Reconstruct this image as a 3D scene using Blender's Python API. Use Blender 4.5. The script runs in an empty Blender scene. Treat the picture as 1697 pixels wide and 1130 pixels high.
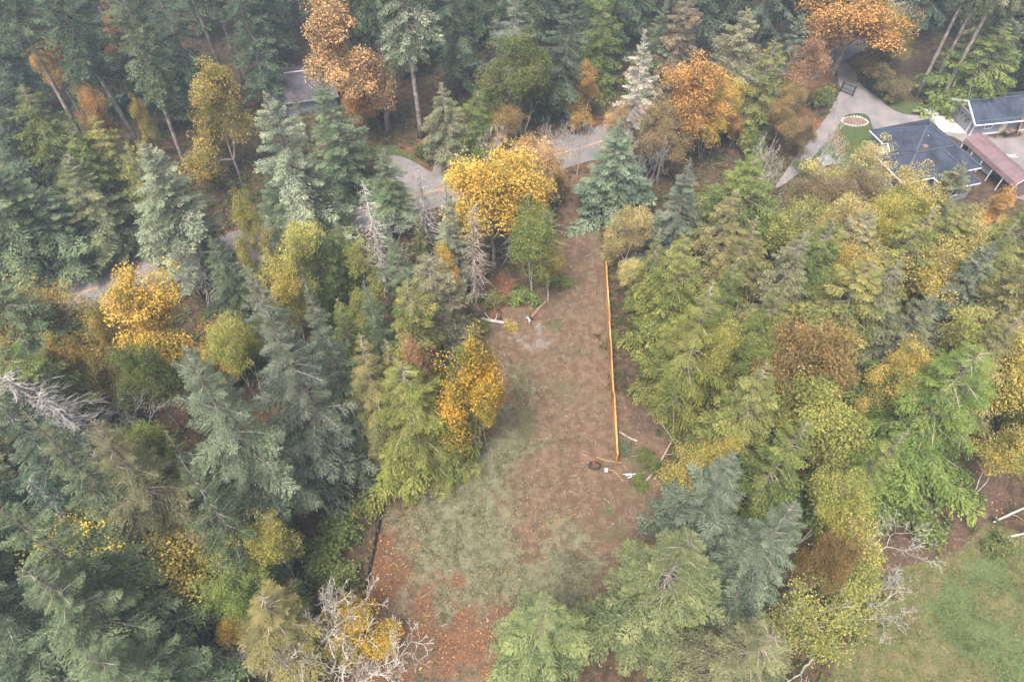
import bpy, math
import numpy as np
from mathutils import Vector, Matrix

# ------------------------------------------------------------------ camera, world, light, exposure
scene = bpy.context.scene
COL = scene.collection
IMG_W, IMG_H, FOC = 1697.0, 1130.0, 1130.0
CAM_H, PITCH = 60.0, math.radians(52.0)
cam_data = bpy.data.cameras.new('camera')
cam_data.sensor_width = 36.0
cam_data.lens = 36.0 * FOC / IMG_W
cam_data.clip_end = 9000.0
camera = bpy.data.objects.new('camera', cam_data)
COL.objects.link(camera)
camera.location = (0, 0, CAM_H)
camera.rotation_euler = (math.pi / 2 - PITCH, 0, 0)
scene.camera = camera

SUN_EL, SUN_AZ = math.radians(64), math.radians(-150)     # azimuth clockwise from +Y
world = bpy.data.worlds.new('World'); scene.world = world; world.use_nodes = True
wn = world.node_tree; wn.nodes.clear()
sky = wn.nodes.new('ShaderNodeTexSky'); sky.sky_type = 'NISHITA'; sky.sun_disc = False
sky.sun_elevation = SUN_EL; sky.sun_rotation = SUN_AZ
sky.air_density = 1.0; sky.dust_density = 7.0; sky.ozone_density = 1.0
bg = wn.nodes.new('ShaderNodeBackground'); bg.inputs['Strength'].default_value = 0.138
wo = wn.nodes.new('ShaderNodeOutputWorld')
hs = wn.nodes.new('ShaderNodeHueSaturation'); hs.inputs['Saturation'].default_value = .5      # thin overcast takes the blue out of the sky
wn.links.new(sky.outputs[0], hs.inputs['Color']); wn.links.new(hs.outputs[0], bg.inputs[0]); wn.links.new(bg.outputs[0], wo.inputs[0])
sun_data = bpy.data.lights.new('sun', 'SUN'); sun_data.energy = 1.5; sun_data.angle = math.radians(15)
sun_data.color = (1.0, 0.95, 0.88)
sun = bpy.data.objects.new('sun', sun_data); COL.objects.link(sun)
sdir = Vector((math.sin(SUN_AZ) * math.cos(SUN_EL), math.cos(SUN_AZ) * math.cos(SUN_EL), math.sin(SUN_EL)))
sun.rotation_euler = sdir.to_track_quat('Z', 'Y').to_euler(); sun.location = sdir * 200
scene.view_settings.view_transform = 'Standard'; scene.view_settings.look = 'None'
scene.view_settings.gamma = 1.0; scene.view_settings.use_curve_mapping = False
scene.view_settings.exposure = 1.8
scene.cycles.max_bounces = 6; scene.cycles.diffuse_bounces = 2; scene.cycles.transmission_bounces = 3
scene.cycles.glossy_bounces = 2; scene.cycles.volume_bounces = 0
scene.cycles.use_denoising = True
HAZE_DENSITY = 0.00065

# ------------------------------------------------------------------ geometry helpers
CP, SP = math.cos(PITCH), math.sin(PITCH)
def ray(px, py):
    u = (px - IMG_W / 2) / FOC; v = (py - IMG_H / 2) / FOC
    return np.array([u, CP - v * SP, -SP - v * CP])
def at(px, py, z=0.0):
    d = ray(px, py); t = (z - CAM_H) / d[2]
    return np.array([d[0] * t, d[1] * t, z])
def depth_of(p): return p[1] * CP + (CAM_H - p[2]) * SP
R = np.random.default_rng(7)

def new_mesh(name, V, F, smooth=False, attr=None, attr_name='shade'):
    """V (n,3) array; F (m,4) or (m,3) int array, or a list of polygons."""
    me = bpy.data.meshes.new(name)
    if isinstance(F, np.ndarray):
        V = np.ascontiguousarray(V, dtype=np.float32)
        m, k = F.shape
        me.vertices.add(len(V)); me.vertices.foreach_set('co', V.ravel())
        me.loops.add(m * k); me.loops.foreach_set('vertex_index', F.astype(np.int32).ravel())
        me.polygons.add(m); me.polygons.foreach_set('loop_start', np.arange(0, m * k, k, dtype=np.int32))
        if smooth: me.polygons.foreach_set('use_smooth', np.ones(m, dtype=bool))
        me.update(calc_edges=True)
    else:
        me.from_pydata([tuple(v) for v in V], [], F); me.update()
        if smooth:
            for p in me.polygons: p.use_smooth = True
    if attr is not None:
        a = me.attributes.new(attr_name, 'FLOAT', 'POINT'); a.data.foreach_set('value', np.ascontiguousarray(attr, dtype=np.float32))
    return me

class MB:
    """collects simple solids; build() links them as one mesh object"""
    def __init__(s): s.V = []; s.F = []
    def add(s, V, F):
        o = len(s.V); s.V += [tuple(v) for v in V]; s.F += [tuple(i + o for i in f) for f in F]; return s
    def box(s, x0, x1, y0, y1, z0, z1):
        return s.add([(x0,y0,z0),(x1,y0,z0),(x1,y1,z0),(x0,y1,z0),(x0,y0,z1),(x1,y0,z1),(x1,y1,z1),(x0,y1,z1)],
                     [(0,3,2,1),(4,5,6,7),(0,1,5,4),(1,2,6,5),(2,3,7,6),(3,0,4,7)])
    def bar(s, a, b, w, h=None, up=(0, 0, 1)):
        a, b = Vector(a), Vector(b); d = (b - a).normalized(); h = h or w
        u = Vector(up)
        if abs(d.dot(u)) > .98: u = Vector((1, 0, 0))
        r = d.cross(u).normalized(); u = r.cross(d)
        V = []
        for p in (a, b):
            for sx, sz in ((-1,-1),(1,-1),(1,1),(-1,1)): V.append(p + r * sx * w / 2 + u * sz * h / 2)
        return s.add(V, [(0,1,2,3),(7,6,5,4),(0,4,5,1),(1,5,6,2),(2,6,7,3),(3,7,4,0)])
    def slab(s, pts, t):
        """a polygon with a thickness below it"""
        n = len(pts); P = [Vector(p) for p in pts]
        nrm = (P[1] - P[0]).cross(P[2] - P[0]).normalized()
        if nrm.z < 0: P.reverse(); nrm = -nrm
        V = P + [p - nrm * t for p in P]
        return s.add(V, [tuple(range(n)), tuple(range(2 * n - 1, n - 1, -1))] + [(i, i + n, (i + 1) % n + n, (i + 1) % n) for i in range(n)])
    def prism(s, poly, axis_pts):
        n = len(poly); V = list(poly) + [tuple(Vector(p) + Vector(axis_pts)) for p in poly]
        return s.add(V, [tuple(range(n - 1, -1, -1)), tuple(range(n, 2 * n))] + [(i, (i + 1) % n, (i + 1) % n + n, i + n) for i in range(n)])
    def mesh(s, name, smooth=False): return new_mesh(name, s.V, s.F, smooth)
    def build(s, name, mat, parent=None, smooth=False): return link(name, s.mesh(name, smooth), mat, parent)

def tubes(P0, P1, R0, R1, k=4):
    """tapered prisms as vertex and quad arrays"""
    P0, P1 = np.asarray(P0, float), np.asarray(P1, float); R0, R1 = np.asarray(R0, float), np.asarray(R1, float)
    n = len(P0); d = P1 - P0; d /= np.linalg.norm(d, axis=1, keepdims=True) + 1e-9
    ref = np.where(np.abs(d[:, 2:3]) > .9, np.array([[1., 0, 0]]), np.array([[0, 0, 1.]]))
    a = np.cross(d, ref); a /= np.linalg.norm(a, axis=1, keepdims=True) + 1e-9; b = np.cross(d, a)
    V = np.zeros((n, 2 * k, 3))
    for i in range(k):
        t = 2 * math.pi * i / k; o = a * math.cos(t) + b * math.sin(t)
        V[:, i] = P0 + o * R0[:, None]; V[:, k + i] = P1 + o * R1[:, None]
    base = (np.arange(n) * 2 * k)[:, None]
    F = np.concatenate([np.concatenate([base + i, base + (i + 1) % k, base + k + (i + 1) % k, base + k + i], 1)[:, None] for i in range(k)], 1)
    return V.reshape(-1, 3), F.reshape(-1, 4)
def path_tubes(pts, r0, r1, k=6):
    pts = np.asarray(pts, float); rr = np.linspace(r0, r1, len(pts))
    return tubes(pts[:-1], pts[1:], rr[:-1], rr[1:], k)
def smooth_path(pts, r0, r1, k=8, cap=True):
    """one continuous tapered tube along a polyline"""
    pts = np.asarray(pts, float); n = len(pts); rr = np.broadcast_to(np.linspace(r0, r1, n) if np.isscalar(r0) else np.asarray(r0), (n,))
    t = np.gradient(pts, axis=0); t /= np.linalg.norm(t, axis=1, keepdims=True)
    ref = np.array([0, 0, 1.]) if abs(t[0, 2]) < .9 else np.array([1., 0, 0])
    V = []
    for i in range(n):
        a = np.cross(t[i], ref); a /= np.linalg.norm(a); b = np.cross(a, t[i])
        for j in range(k):
            w = 2 * math.pi * j / k; V.append(pts[i] + rr[i] * (a * math.cos(w) + b * math.sin(w)))
    F = [(i * k + j, i * k + (j + 1) % k, (i + 1) * k + (j + 1) % k, (i + 1) * k + j) for i in range(n - 1) for j in range(k)]
    if cap: F += [tuple(range(k))[::-1], tuple(range((n - 1) * k, n * k))]
    return V, F

def link(name, me, mat=None, parent=None):
    o = bpy.data.objects.new(name, me)
    if mat is not None and me is not None and len(me.materials) == 0: me.materials.append(mat)
    COL.objects.link(o)
    if parent is not None: o.parent = parent
    return o
def tag(o, label=None, cat=None, group=None, kind=None):
    if label: o['label'] = label
    if cat: o['category'] = cat
    if group: o['group'] = group
    if kind: o['kind'] = kind
    return o
def thing(name, label, cat, loc=(0, 0, 0), rz=0.0, group=None):
    o = bpy.data.objects.new(name, None); COL.objects.link(o); o.empty_display_size = .2
    o.location = loc; o.rotation_euler = (0, 0, rz)
    return tag(o, label, cat, group)

def lattice(seed):
    return np.random.default_rng(seed).random((256, 256))
_L = [lattice(s) for s in range(6)]
def vnoise(x, y, s=0):
    xi = np.floor(x).astype(int); yi = np.floor(y).astype(int); fx = x - xi; fy = y - yi
    fx = fx * fx * (3 - 2 * fx); fy = fy * fy * (3 - 2 * fy); L = _L[s % 6]
    g = lambda a, b: L[a & 255, b & 255]
    return (g(xi, yi) * (1 - fx) + g(xi + 1, yi) * fx) * (1 - fy) + (g(xi, yi + 1) * (1 - fx) + g(xi + 1, yi + 1) * fx) * fy
def fbm(x, y, scale, octv=4, s=0):
    v = 0; a = .5; t = 0
    for i in range(octv):
        th = .6 + 1.1 * i + .37 * s; cx, sx = math.cos(th), math.sin(th)          # turn every octave so that no lattice shows
        v = v + a * vnoise((x * cx - y * sx) / scale + 17.3 * i, (x * sx + y * cx) / scale - 9.1 * i, s + i); t += a; a *= .55; scale *= .47
    return v / t
def sstep(a, b, x):
    t = np.clip((x - a) / (b - a), 0, 1); return t * t * (3 - 2 * t)
def poly_sd(x, y, poly):
    """signed distance to a polygon, positive inside (world metres)"""
    poly = np.asarray(poly)[:, :2]; ins = np.zeros(x.shape, bool); dm = np.full(x.shape, 1e9)
    for i in range(len(poly)):
        (x0, y0), (x1, y1) = poly[i], poly[(i + 1) % len(poly)]
        c = ((y0 > y) != (y1 > y)) & (x < (x1 - x0) * (y - y0) / (y1 - y0 + 1e-12) + x0); ins ^= c
        ex, ey = x1 - x0, y1 - y0; t = np.clip(((x - x0) * ex + (y - y0) * ey) / (ex * ex + ey * ey + 1e-9), 0, 1)
        dm = np.minimum(dm, np.hypot(x - x0 - t * ex, y - y0 - t * ey))
    return np.where(ins, dm, -dm)
def line_d(x, y, pts):
    pts = np.asarray(pts)[:, :2]; dm = np.full(x.shape, 1e9)
    for i in range(len(pts) - 1):
        (x0, y0), (x1, y1) = pts[i], pts[i + 1]; ex, ey = x1 - x0, y1 - y0
        t = np.clip(((x - x0) * ex + (y - y0) * ey) / (ex * ex + ey * ey + 1e-9), 0, 1)
        dm = np.minimum(dm, np.hypot(x - x0 - t * ex, y - y0 - t * ey))
    return dm
def gpts(*pp): return [at(*p) for p in pp]
def catmull(pts, n=8):
    P = [np.asarray(p, float) for p in pts]; P = [2 * P[0] - P[1]] + P + [2 * P[-1] - P[-2]]; out = []
    for i in range(1, len(P) - 2):
        for j in range(n):
            t = j / n; a, b, c, d = P[i - 1:i + 3]
            out.append(.5 * (2 * b + (c - a) * t + (2 * a - 5 * b + 4 * c - d) * t * t + (3 * b - a - 3 * c + d) * t ** 3))
    out.append(P[-2]); return np.array(out)

# ------------------------------------------------------------------ materials
def mat_new(name):
    m = bpy.data.materials.new(name); m.use_nodes = True; nt = m.node_tree; nt.nodes.clear()
    out = nt.nodes.new('ShaderNodeOutputMaterial'); return m, nt, out
def N(nt, t, **kw):
    n = nt.nodes.new(t)
    for k, v in kw.items():
        if k.startswith('i_'): n.inputs[k[2:]].default_value = v
        else: setattr(n, k, v)
    return n
def rgba(c): return (c[0], c[1], c[2], 1.0)
def mixc(nt, fac, a, b, mode='MIX'):
    n = nt.nodes.new('ShaderNodeMix'); n.data_type = 'RGBA'; n.blend_type = mode
    for sock, v in ((n.inputs[0], fac), (n.inputs[6], a), (n.inputs[7], b)):
        if hasattr(v, 'is_linked') or isinstance(v, bpy.types.NodeSocket): nt.links.new(v, sock)
        elif isinstance(v, (int, float)): sock.default_value = v
        else: sock.default_value = rgba(v)
    return n.outputs[2]
def mth(nt, op, a, b=0.0, clamp=False):
    n = nt.nodes.new('ShaderNodeMath'); n.operation = op; n.use_clamp = clamp
    for s, v in ((n.inputs[0], a), (n.inputs[1], b)):
        if isinstance(v, bpy.types.NodeSocket): nt.links.new(v, s)
        else: s.default_value = v
    return n.outputs[0]
def ramp(nt, x, lo, hi):
    n = nt.nodes.new('ShaderNodeMapRange'); n.interpolation_type = 'SMOOTHSTEP'; nt.links.new(x, n.inputs[0])
    n.inputs[1].default_value = lo; n.inputs[2].default_value = hi; return n.outputs[0]
def noise(nt, vec, scale, detail=4, rough=.55):
    n = nt.nodes.new('ShaderNodeTexNoise'); n.inputs['Scale'].default_value = scale
    n.inputs['Detail'].default_value = detail; n.inputs['Roughness'].default_value = rough
    if vec is not None: nt.links.new(vec, n.inputs['Vector'])
    return n.outputs['Fac']
def attr(nt, name, kind='GEOMETRY'):
    n = nt.nodes.new('ShaderNodeAttribute'); n.attribute_name = name; n.attribute_type = kind; return n
def simple(name, col, rough=.8, scale=3.0, amount=.25, metallic=0.0, bump=0.0, spec=.3):
    """a plain surface with grain and blotches of wear"""
    m, nt, out = mat_new(name); b = N(nt, 'ShaderNodeBsdfPrincipled')
    g = nt.nodes.new('ShaderNodeNewGeometry').outputs['Position']
    n1 = noise(nt, g, scale, 6, .65); n2 = noise(nt, g, scale * .23, 3)
    f = mth(nt, 'MULTIPLY', mth(nt, 'ADD', n1, n2), .5)
    lo = tuple(c * (1 - amount) for c in col); hi = tuple(min(1, c * (1 + amount)) for c in col)
    nt.links.new(mixc(nt, ramp(nt, f, .33, .67), lo, hi), b.inputs['Base Color'])
    b.inputs['Roughness'].default_value = rough; b.inputs['Metallic'].default_value = metallic; b.inputs['Specular IOR Level'].default_value = spec
    if bump:
        bp = N(nt, 'ShaderNodeBump'); bp.inputs['Strength'].default_value = bump; bp.inputs['Distance'].default_value = .05
        nt.links.new(n1, bp.inputs['Height']); nt.links.new(bp.outputs[0], b.inputs['Normal'])
    nt.links.new(b.outputs[0], out.inputs[0]); return m
def leaf_mat(name, transl=.3, nscale=.35, sat=1.0):
    """foliage: two colours of the tree itself (object colour and tint_b) mottled through the crown, leaf by leaf variation"""
    m, nt, out = mat_new(name)
    oi = nt.nodes.new('ShaderNodeObjectInfo'); tb = attr(nt, 'tint_b', 'OBJECT'); sh = attr(nt, 'shade').outputs['Fac']
    tc = nt.nodes.new('ShaderNodeTexCoord').outputs['Object']
    n1 = noise(nt, tc, nscale, 3, .6)
    f = mth(nt, 'ADD', mth(nt, 'MULTIPLY', n1, 1.35), mth(nt, 'MULTIPLY', sh, .35))
    c = mixc(nt, ramp(nt, f, .62, 1.06), oi.outputs['Color'], tb.outputs['Color'])
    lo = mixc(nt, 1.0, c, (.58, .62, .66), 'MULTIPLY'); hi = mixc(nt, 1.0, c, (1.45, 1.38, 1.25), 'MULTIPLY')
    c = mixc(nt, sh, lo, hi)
    d = N(nt, 'ShaderNodeBsdfDiffuse'); t = N(nt, 'ShaderNodeBsdfTranslucent'); mx = N(nt, 'ShaderNodeMixShader'); mx.inputs[0].default_value = transl
    nt.links.new(c, d.inputs[0]); nt.links.new(c, t.inputs[0]); nt.links.new(d.outputs[0], mx.inputs[1]); nt.links.new(t.outputs[0], mx.inputs[2])
    nt.links.new(mx.outputs[0], out.inputs[0]); return m
def bark_mat(name, a, b, scale=1.2):
    m, nt, out = mat_new(name); d = N(nt, 'ShaderNodeBsdfDiffuse')
    tc = nt.nodes.new('ShaderNodeTexCoord').outputs['Object']
    f = ramp(nt, noise(nt, tc, scale, 5, .7), .35, .68)
    nt.links.new(mixc(nt, f, a, b), d.inputs[0]); nt.links.new(d.outputs[0], out.inputs[0]); return m

M = {}
M['needles'] = leaf_mat('needles', .15, .5)
M['leaves'] = leaf_mat('leaves', .30, .28)
M['bark'] = bark_mat('bark', (.11, .085, .07), (.27, .235, .21))
M['bark_pale'] = bark_mat('bark_pale', (.18, .155, .125), (.42, .39, .33))
M['lichen'] = bark_mat('lichen', (.19, .175, .15), (.44, .42, .36), 1.6)
M['dead'] = bark_mat('dead', (.13, .12, .108), (.34, .315, .285), 1.8)
M['deadbrown'] = bark_mat('deadbrown', (.17, .13, .10), (.36, .30, .25))

# ------------------------------------------------------------------ the lie of the land (pixels of the photograph turned into ground points)
ROAD = np.array([(-160., 1.), (-110, 25.5), (-80, 40.6), (-59, 50.6), (-50, 54.6), (-39.8, 59), (-22.2, 67.3), (-13.4, 71.2), (6.6, 80.6), (12.6, 83.4), (30, 92.5), (48, 104), (70, 124), (95, 150), (150, 220)])
ROADC = catmull([np.array([p[0], p[1], 0]) for p in ROAD], 10)
CLEAR = gpts((938, 285), (985, 285), (1003, 430), (1016, 640), (1105, 725), (1118, 830), (1100, 960), (1010, 1080), (900, 1180), (560, 1180), (600, 990), (612, 900), (645, 812), (760, 735), (800, 690), (815, 640), (785, 580), (800, 540), (880, 480), (925, 460), (930, 380))
LAWN = gpts((1478, 930), (1545, 915), (1600, 880), (1650, 860), (1760, 880), (1800, 1180), (1330, 1180), (1400, 1080), (1470, 1010))
PATH = catmull(gpts((1452, 922), (1500, 915), (1545, 905), (1582, 882), (1610, 850), (1632, 815), (1650, 770)), 6)
DRIVE = gpts((1388, 100), (1412, 112), (1428, 138), (1452, 160), (1482, 183), (1512, 191), (1560, 190), (1600, 178), (1640, 228), (1720, 232), (1760, 330), (1690, 330), (1655, 300), (1600, 240), (1560, 225), (1500, 255), (1472, 240), (1448, 215), (1436, 190), (1400, 192), (1384, 215), (1350, 258), (1312, 296), (1285, 312), (1298, 290), (1330, 245), (1362, 205), (1380, 175), (1392, 150), (1388, 128))
DRIVE2 = gpts((745, 292), (700, 316), (655, 300), (640, 272), (648, 258), (672, 262), (700, 276), (715, 285), (722, 268), (742, 258), (765, 262))
YARD = gpts((1300, 320), (1330, 270), (1380, 215), (1400, 188), (1440, 185), (1500, 250), (1480, 300), (1400, 320))
GREENSTRIP = gpts((1448, 150), (1475, 158), (1520, 172), (1532, 184), (1510, 191), (1480, 182), (1455, 165))
GREENSTRIP2 = gpts((615, 238), (650, 240), (705, 262), (695, 274), (655, 258), (620, 252))

def ground_masks(x, y):
    nz = fbm(x, y, 6.0, 5, 1); nf = fbm(x, y, 1.6, 4, 2); nb = fbm(x, y, 14., 3, 3)
    j = (nz - .5) * 7.0 + (nf - .5) * 4.0
    clear = sstep(-1.2, 1.6, poly_sd(x, y, CLEAR) + j * .45)
    def blob(px, py, rx, ry, k=1.0):
        p = at(px, py); return k * sstep(1.25, .25, np.hypot((x - p[0]) / rx, (y - p[1]) / ry) + (nz - .5) * 2.2 + (nf - .5) * 2.0)
    sage = sstep(-4.0, 4.5, poly_sd(x, y, gpts((855, 615), (900, 650), (890, 720), (872, 800), (905, 900), (940, 990), (900, 1060), (820, 1030), (690, 985), (632, 950), (640, 850), (765, 755), (822, 690))) - .4 + j * 1.1) * .85
    sage = np.maximum(sage, blob(960, 960, 3.4, 3.0, .8)); sage = np.maximum(sage, blob(940, 870, 2.0, 2.6, .55))
    green = np.maximum.reduce([blob(925, 530, 2.0, 1.7, .62), blob(935, 640, 1.7, 2.2, .42), blob(868, 640, 2.2, 2.4, .6), blob(950, 480, 1.2, 2.0, .5), blob(1020, 835, 2.0, 1.7, .6), blob(1062, 770, 1.8, 1.8, .55),
                               blob(905, 350, .8, 6, .5), blob(985, 380, .7, 7, .5), blob(870, 705, 1.6, 2.4, .55), blob(1030, 890, 2.4, 1.2, .5), blob(960, 585, 1.3, 1.2, .4)])
    lawn = sstep(-1, 1.4, poly_sd(x, y, LAWN) + j * .4)
    lush = np.maximum.reduce([blob(1655, 945, 3.6, 4.0), blob(1640, 1060, 4.0, 3.0), blob(1690, 1120, 3, 3), blob(1600, 1000, 1.6, 2.0, .7)]) * lawn
    yard = np.maximum.reduce([sstep(-.5, .5, poly_sd(x, y, YARD)), sstep(-.4, .4, poly_sd(x, y, GREENSTRIP)), sstep(-.4, .5, poly_sd(x, y, GREENSTRIP2))])
    litter = np.maximum.reduce([blob(735, 1065, 6.0, 5.5), blob(650, 960, 2.2, 3.6, .8), blob(830, 1120, 4, 2.4, .9), blob(760, 1000, 4, 2.2, .6), blob(830, 490, 2.0, 3.2, .9), blob(900, 860, 1.6, 3., .3),
                                sstep(5.6, 3.6, line_d(x, y, ROADC) + j * .5) * .75, blob(1580, 172, 6, 4, .9), blob(1340, 190, 4.5, 7, .8), blob(945, 215, 6, 3, .9), blob(700, 250, 4, 3, .8)])
    bare = np.maximum.reduce([blob(1065, 690, 2.4, 3.0), sstep(1.75, .8, line_d(x, y, PATH) + (nf - .5) * .8), blob(1025, 800, 2.6, 2.2, .5), blob(965, 420, 1.6, 8, .7)])
    gravel = np.maximum.reduce([blob(890, 570, 2.0, 1.3, .75), blob(860, 560, 2.2, 1.0, .45), blob(922, 597, .75, .42, 1.25), blob(893, 545, .5, 1.0, .8), blob(1665, 240, 6, 4, .9)])
    return dict(clear=clear, sage=sage * clear, green=green, lawn=lawn, lush=lush, yard=yard, litter=litter, bare=bare, gravel=gravel, nz=nz, nf=nf)

def axis(lo, hi, step, lo2, hi2, step2, far):
    a = np.concatenate([np.arange(lo2, lo, step2), np.arange(lo, hi, step), np.arange(hi, hi2, step2)]); out = []; s = step2; p = a[-1]
    while p < far: s *= 1.35; p += s; out.append(p)
    inn = []; s = step2; p = a[0]
    while p > -far: s *= 1.35; p -= s; inn.append(p)
    return np.concatenate([inn[::-1], a, out])
gx = axis(-24, 46, .38, -100, 100, 1.0, 4000.); gy = axis(7, 62, .38, 0, 135, 1.0, 4000.)
GX, GY = np.meshgrid(gx, gy); fx, fy = GX.ravel(), GY.ravel()
gm = ground_masks(fx, fy)
near_mask = (np.abs(fx) < 130) & (fy > -30) & (fy < 160)
gz = -.03 - .06 * (1 - gm['nf']) * near_mask
gz -= .05 * sstep(.5, .2, np.abs(line_d(fx, fy, gpts((962, 300), (962, 420), (955, 560), (945, 760), (940, 900))) - .85)) * near_mask
rd = line_d(fx, fy, ROADC); gz = np.where(rd < 5.0, -.12, gz)
dm = np.maximum(poly_sd(fx, fy, DRIVE), poly_sd(fx, fy, DRIVE2)); gz = np.where(dm > -1.0, -.10, gz)
nx, ny = len(gx), len(gy)
ii = (np.arange(ny - 1)[:, None] * nx + np.arange(nx - 1)[None, :]).ravel()
gme = new_mesh('ground', np.stack([fx, fy, gz], 1), np.stack([ii, ii + 1, ii + nx + 1, ii + nx], 1), smooth=True)
for k in ('clear', 'sage', 'green', 'lawn', 'lush', 'yard', 'litter', 'bare', 'gravel'):
    a = gme.attributes.new(k, 'FLOAT', 'POINT'); a.data.foreach_set('value', np.clip(gm[k], 0, 1).astype(np.float32))

def ground_material():
    m, nt, out = mat_new('ground_soil'); b = N(nt, 'ShaderNodeBsdfPrincipled'); b.inputs['Roughness'].default_value = .95; b.inputs['Specular IOR Level'].default_value = .1
    p = nt.nodes.new('ShaderNodeNewGeometry').outputs['Position']
    n_f = noise(nt, p, 5.5, 6, .72); n_m = noise(nt, p, 1.1, 5, .6); n_l = noise(nt, p, .22, 4, .6); n_x = noise(nt, p, 9., 4, .75); n_y = noise(nt, p, 2.6, 4, .7)
    A = lambda k: attr(nt, k).outputs['Fac']
    def brk(mask, lo=.34, hi=.66, amt=1.25):
        s = mth(nt, 'ADD', mask, mth(nt, 'MULTIPLY', mth(nt, 'SUBTRACT', mth(nt, 'ADD', mth(nt, 'MULTIPLY', n_f, .6), mth(nt, 'MULTIPLY', n_m, .4)), .5), amt * 2)); return ramp(nt, s, lo, hi)
    c = mixc(nt, ramp(nt, n_m, .40, .60), (.060, .038, .027), (.125, .078, .052))                       # forest floor
    c = mixc(nt, ramp(nt, n_f, .50, .60), c, (.050, .060, .024))
    dirt = mixc(nt, ramp(nt, n_m, .40, .60), (.132, .081, .055), (.204, .132, .092))
    dirt = mixc(nt, mth(nt, 'MULTIPLY', ramp(nt, n_l, .45, .62), .4), dirt, (.130, .108, .068))
    dirt = mixc(nt, mth(nt, 'MULTIPLY', ramp(nt, n_f, .50, .60), .65), dirt, (.085, .080, .042))
    dirt = mixc(nt, mth(nt, 'MULTIPLY', ramp(nt, n_x, .56, .66), .7), dirt, (.27, .20, .145))
    dirt = mixc(nt, mth(nt, 'MULTIPLY', ramp(nt, n_y, .40, .30), .6), dirt, (.060, .040, .030))
    c = mixc(nt, brk(A('clear'), .35, .65, .8), c, dirt)
    sg = mixc(nt, ramp(nt, n_m, .40, .60), (.118, .124, .072), (.188, .186, .118)); sg = mixc(nt, mth(nt, 'MULTIPLY', ramp(nt, n_x, .52, .66), .8), sg, (.27, .25, .16))
    sg = mixc(nt, mth(nt, 'MULTIPLY', ramp(nt, n_y, .44, .34), .7), sg, (.085, .062, .042))
    c = mixc(nt, mth(nt, 'MULTIPLY', brk(A('sage')), 1.0), c, sg)
    lw = mixc(nt, ramp(nt, n_m, .40, .60), (.118, .125, .048), (.200, .165, .086)); lw = mixc(nt, ramp(nt, n_f, .48, .58), lw, (.098, .122, .044)); lw = mixc(nt, mth(nt, 'MULTIPLY', ramp(nt, n_x, .56, .66), .6), lw, (.24, .19, .115))
    c = mixc(nt, brk(A('lawn'), .3, .7, .8), c, lw)
    c = mixc(nt, mth(nt, 'MULTIPLY', brk(A('green')), .8), c, mixc(nt, ramp(nt, n_f, .4, .6), (.050, .068, .028), (.105, .125, .055)))
    c = mixc(nt, mth(nt, 'MULTIPLY', brk(A('lush'), .3, .75, 1.3), .85), c, mixc(nt, ramp(nt, n_f, .4, .6), (.072, .118, .040), (.130, .180, .074)))
    c = mixc(nt, brk(A('yard'), .35, .65, .3), c, mixc(nt, ramp(nt, n_f, .4, .6), (.050, .080, .026), (.092, .118, .042)))
    c = mixc(nt, mth(nt, 'MULTIPLY', brk(A('litter')), .85), c, mixc(nt, ramp(nt, n_f, .40, .60), (.105, .058, .036), (.215, .112, .062)))
    c = mixc(nt, brk(A('bare'), .35, .7, .8), c, mixc(nt, ramp(nt, n_f, .4, .6), (.078, .050, .036), (.145, .098, .070)))
    c = mixc(nt, mth(nt, 'MULTIPLY', brk(A('gravel'), .35, .8, 1.3), .85), c, mixc(nt, ramp(nt, n_x, .4, .6), (.15, .125, .11), (.32, .29, .265)))
    c = mixc(nt, 1.0, c, (.76, .735, .69), 'MULTIPLY')
    nt.links.new(c, b.inputs['Base Color'])
    bp = N(nt, 'ShaderNodeBump'); bp.inputs['Strength'].default_value = .9; bp.inputs['Distance'].default_value = .2
    nt.links.new(mth(nt, 'ADD', n_f, mth(nt, 'MULTIPLY', n_x, .5)), bp.inputs['Height']); nt.links.new(bp.outputs[0], b.inputs['Normal'])
    nt.links.new(b.outputs[0], out.inputs[0]); return m
tag(link('ground', gme, ground_material()), kind='structure')

# ------------------------------------------------------------------ road, driveways
def asphalt(name, a, b, litter):
    m, nt, out = mat_new(name); s = N(nt, 'ShaderNodeBsdfPrincipled'); s.inputs['Roughness'].default_value = .75; s.inputs['Specular IOR Level'].default_value = .25
    p = nt.nodes.new('ShaderNodeNewGeometry').outputs['Position']
    n1 = noise(nt, p, .35, 5, .65); n2 = noise(nt, p, 6., 5, .7)
    c = mixc(nt, ramp(nt, n1, .3, .7), a, b); c = mixc(nt, mth(nt, 'MULTIPLY', ramp(nt, n2, .45, .7), .35), c, (.05, .045, .045))
    c = mixc(nt, mth(nt, 'MULTIPLY', ramp(nt, mth(nt, 'ADD', n2, mth(nt, 'MULTIPLY', n1, .6)), .88, 1.0), .8), c, litter)
    nt.links.new(c, s.inputs['Base Color']); nt.links.new(s.outputs[0], out.inputs[0]); return m
def strip(name, centre, w, z, mat, off=0.0):
    c = np.asarray(centre)[:, :2]; t = np.gradient(c, axis=0); t /= np.linalg.norm(t, axis=1, keepdims=True); nrm = np.stack([-t[:, 1], t[:, 0]], 1)
    a = c + nrm * (off + w / 2); b = c + nrm * (off - w / 2); n = len(c)
    V = np.concatenate([np.c_[a, np.full(n, z)], np.c_[b, np.full(n, z)]]); i = np.arange(n - 1)
    return link(name, new_mesh(name, V, np.stack([i, i + n, i + n + 1, i + 1], 1)), mat)
M['asphalt'] = asphalt('asphalt', (.10, .097, .10), (.155, .148, .148), (.17, .10, .07))
M['drive'] = asphalt('drive_asphalt', (.115, .102, .103), (.180, .158, .156), (.18, .115, .09))
M['yellow_paint'] = simple('yellow_paint', (.34, .20, .07), .7, 2.0, .45)
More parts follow.
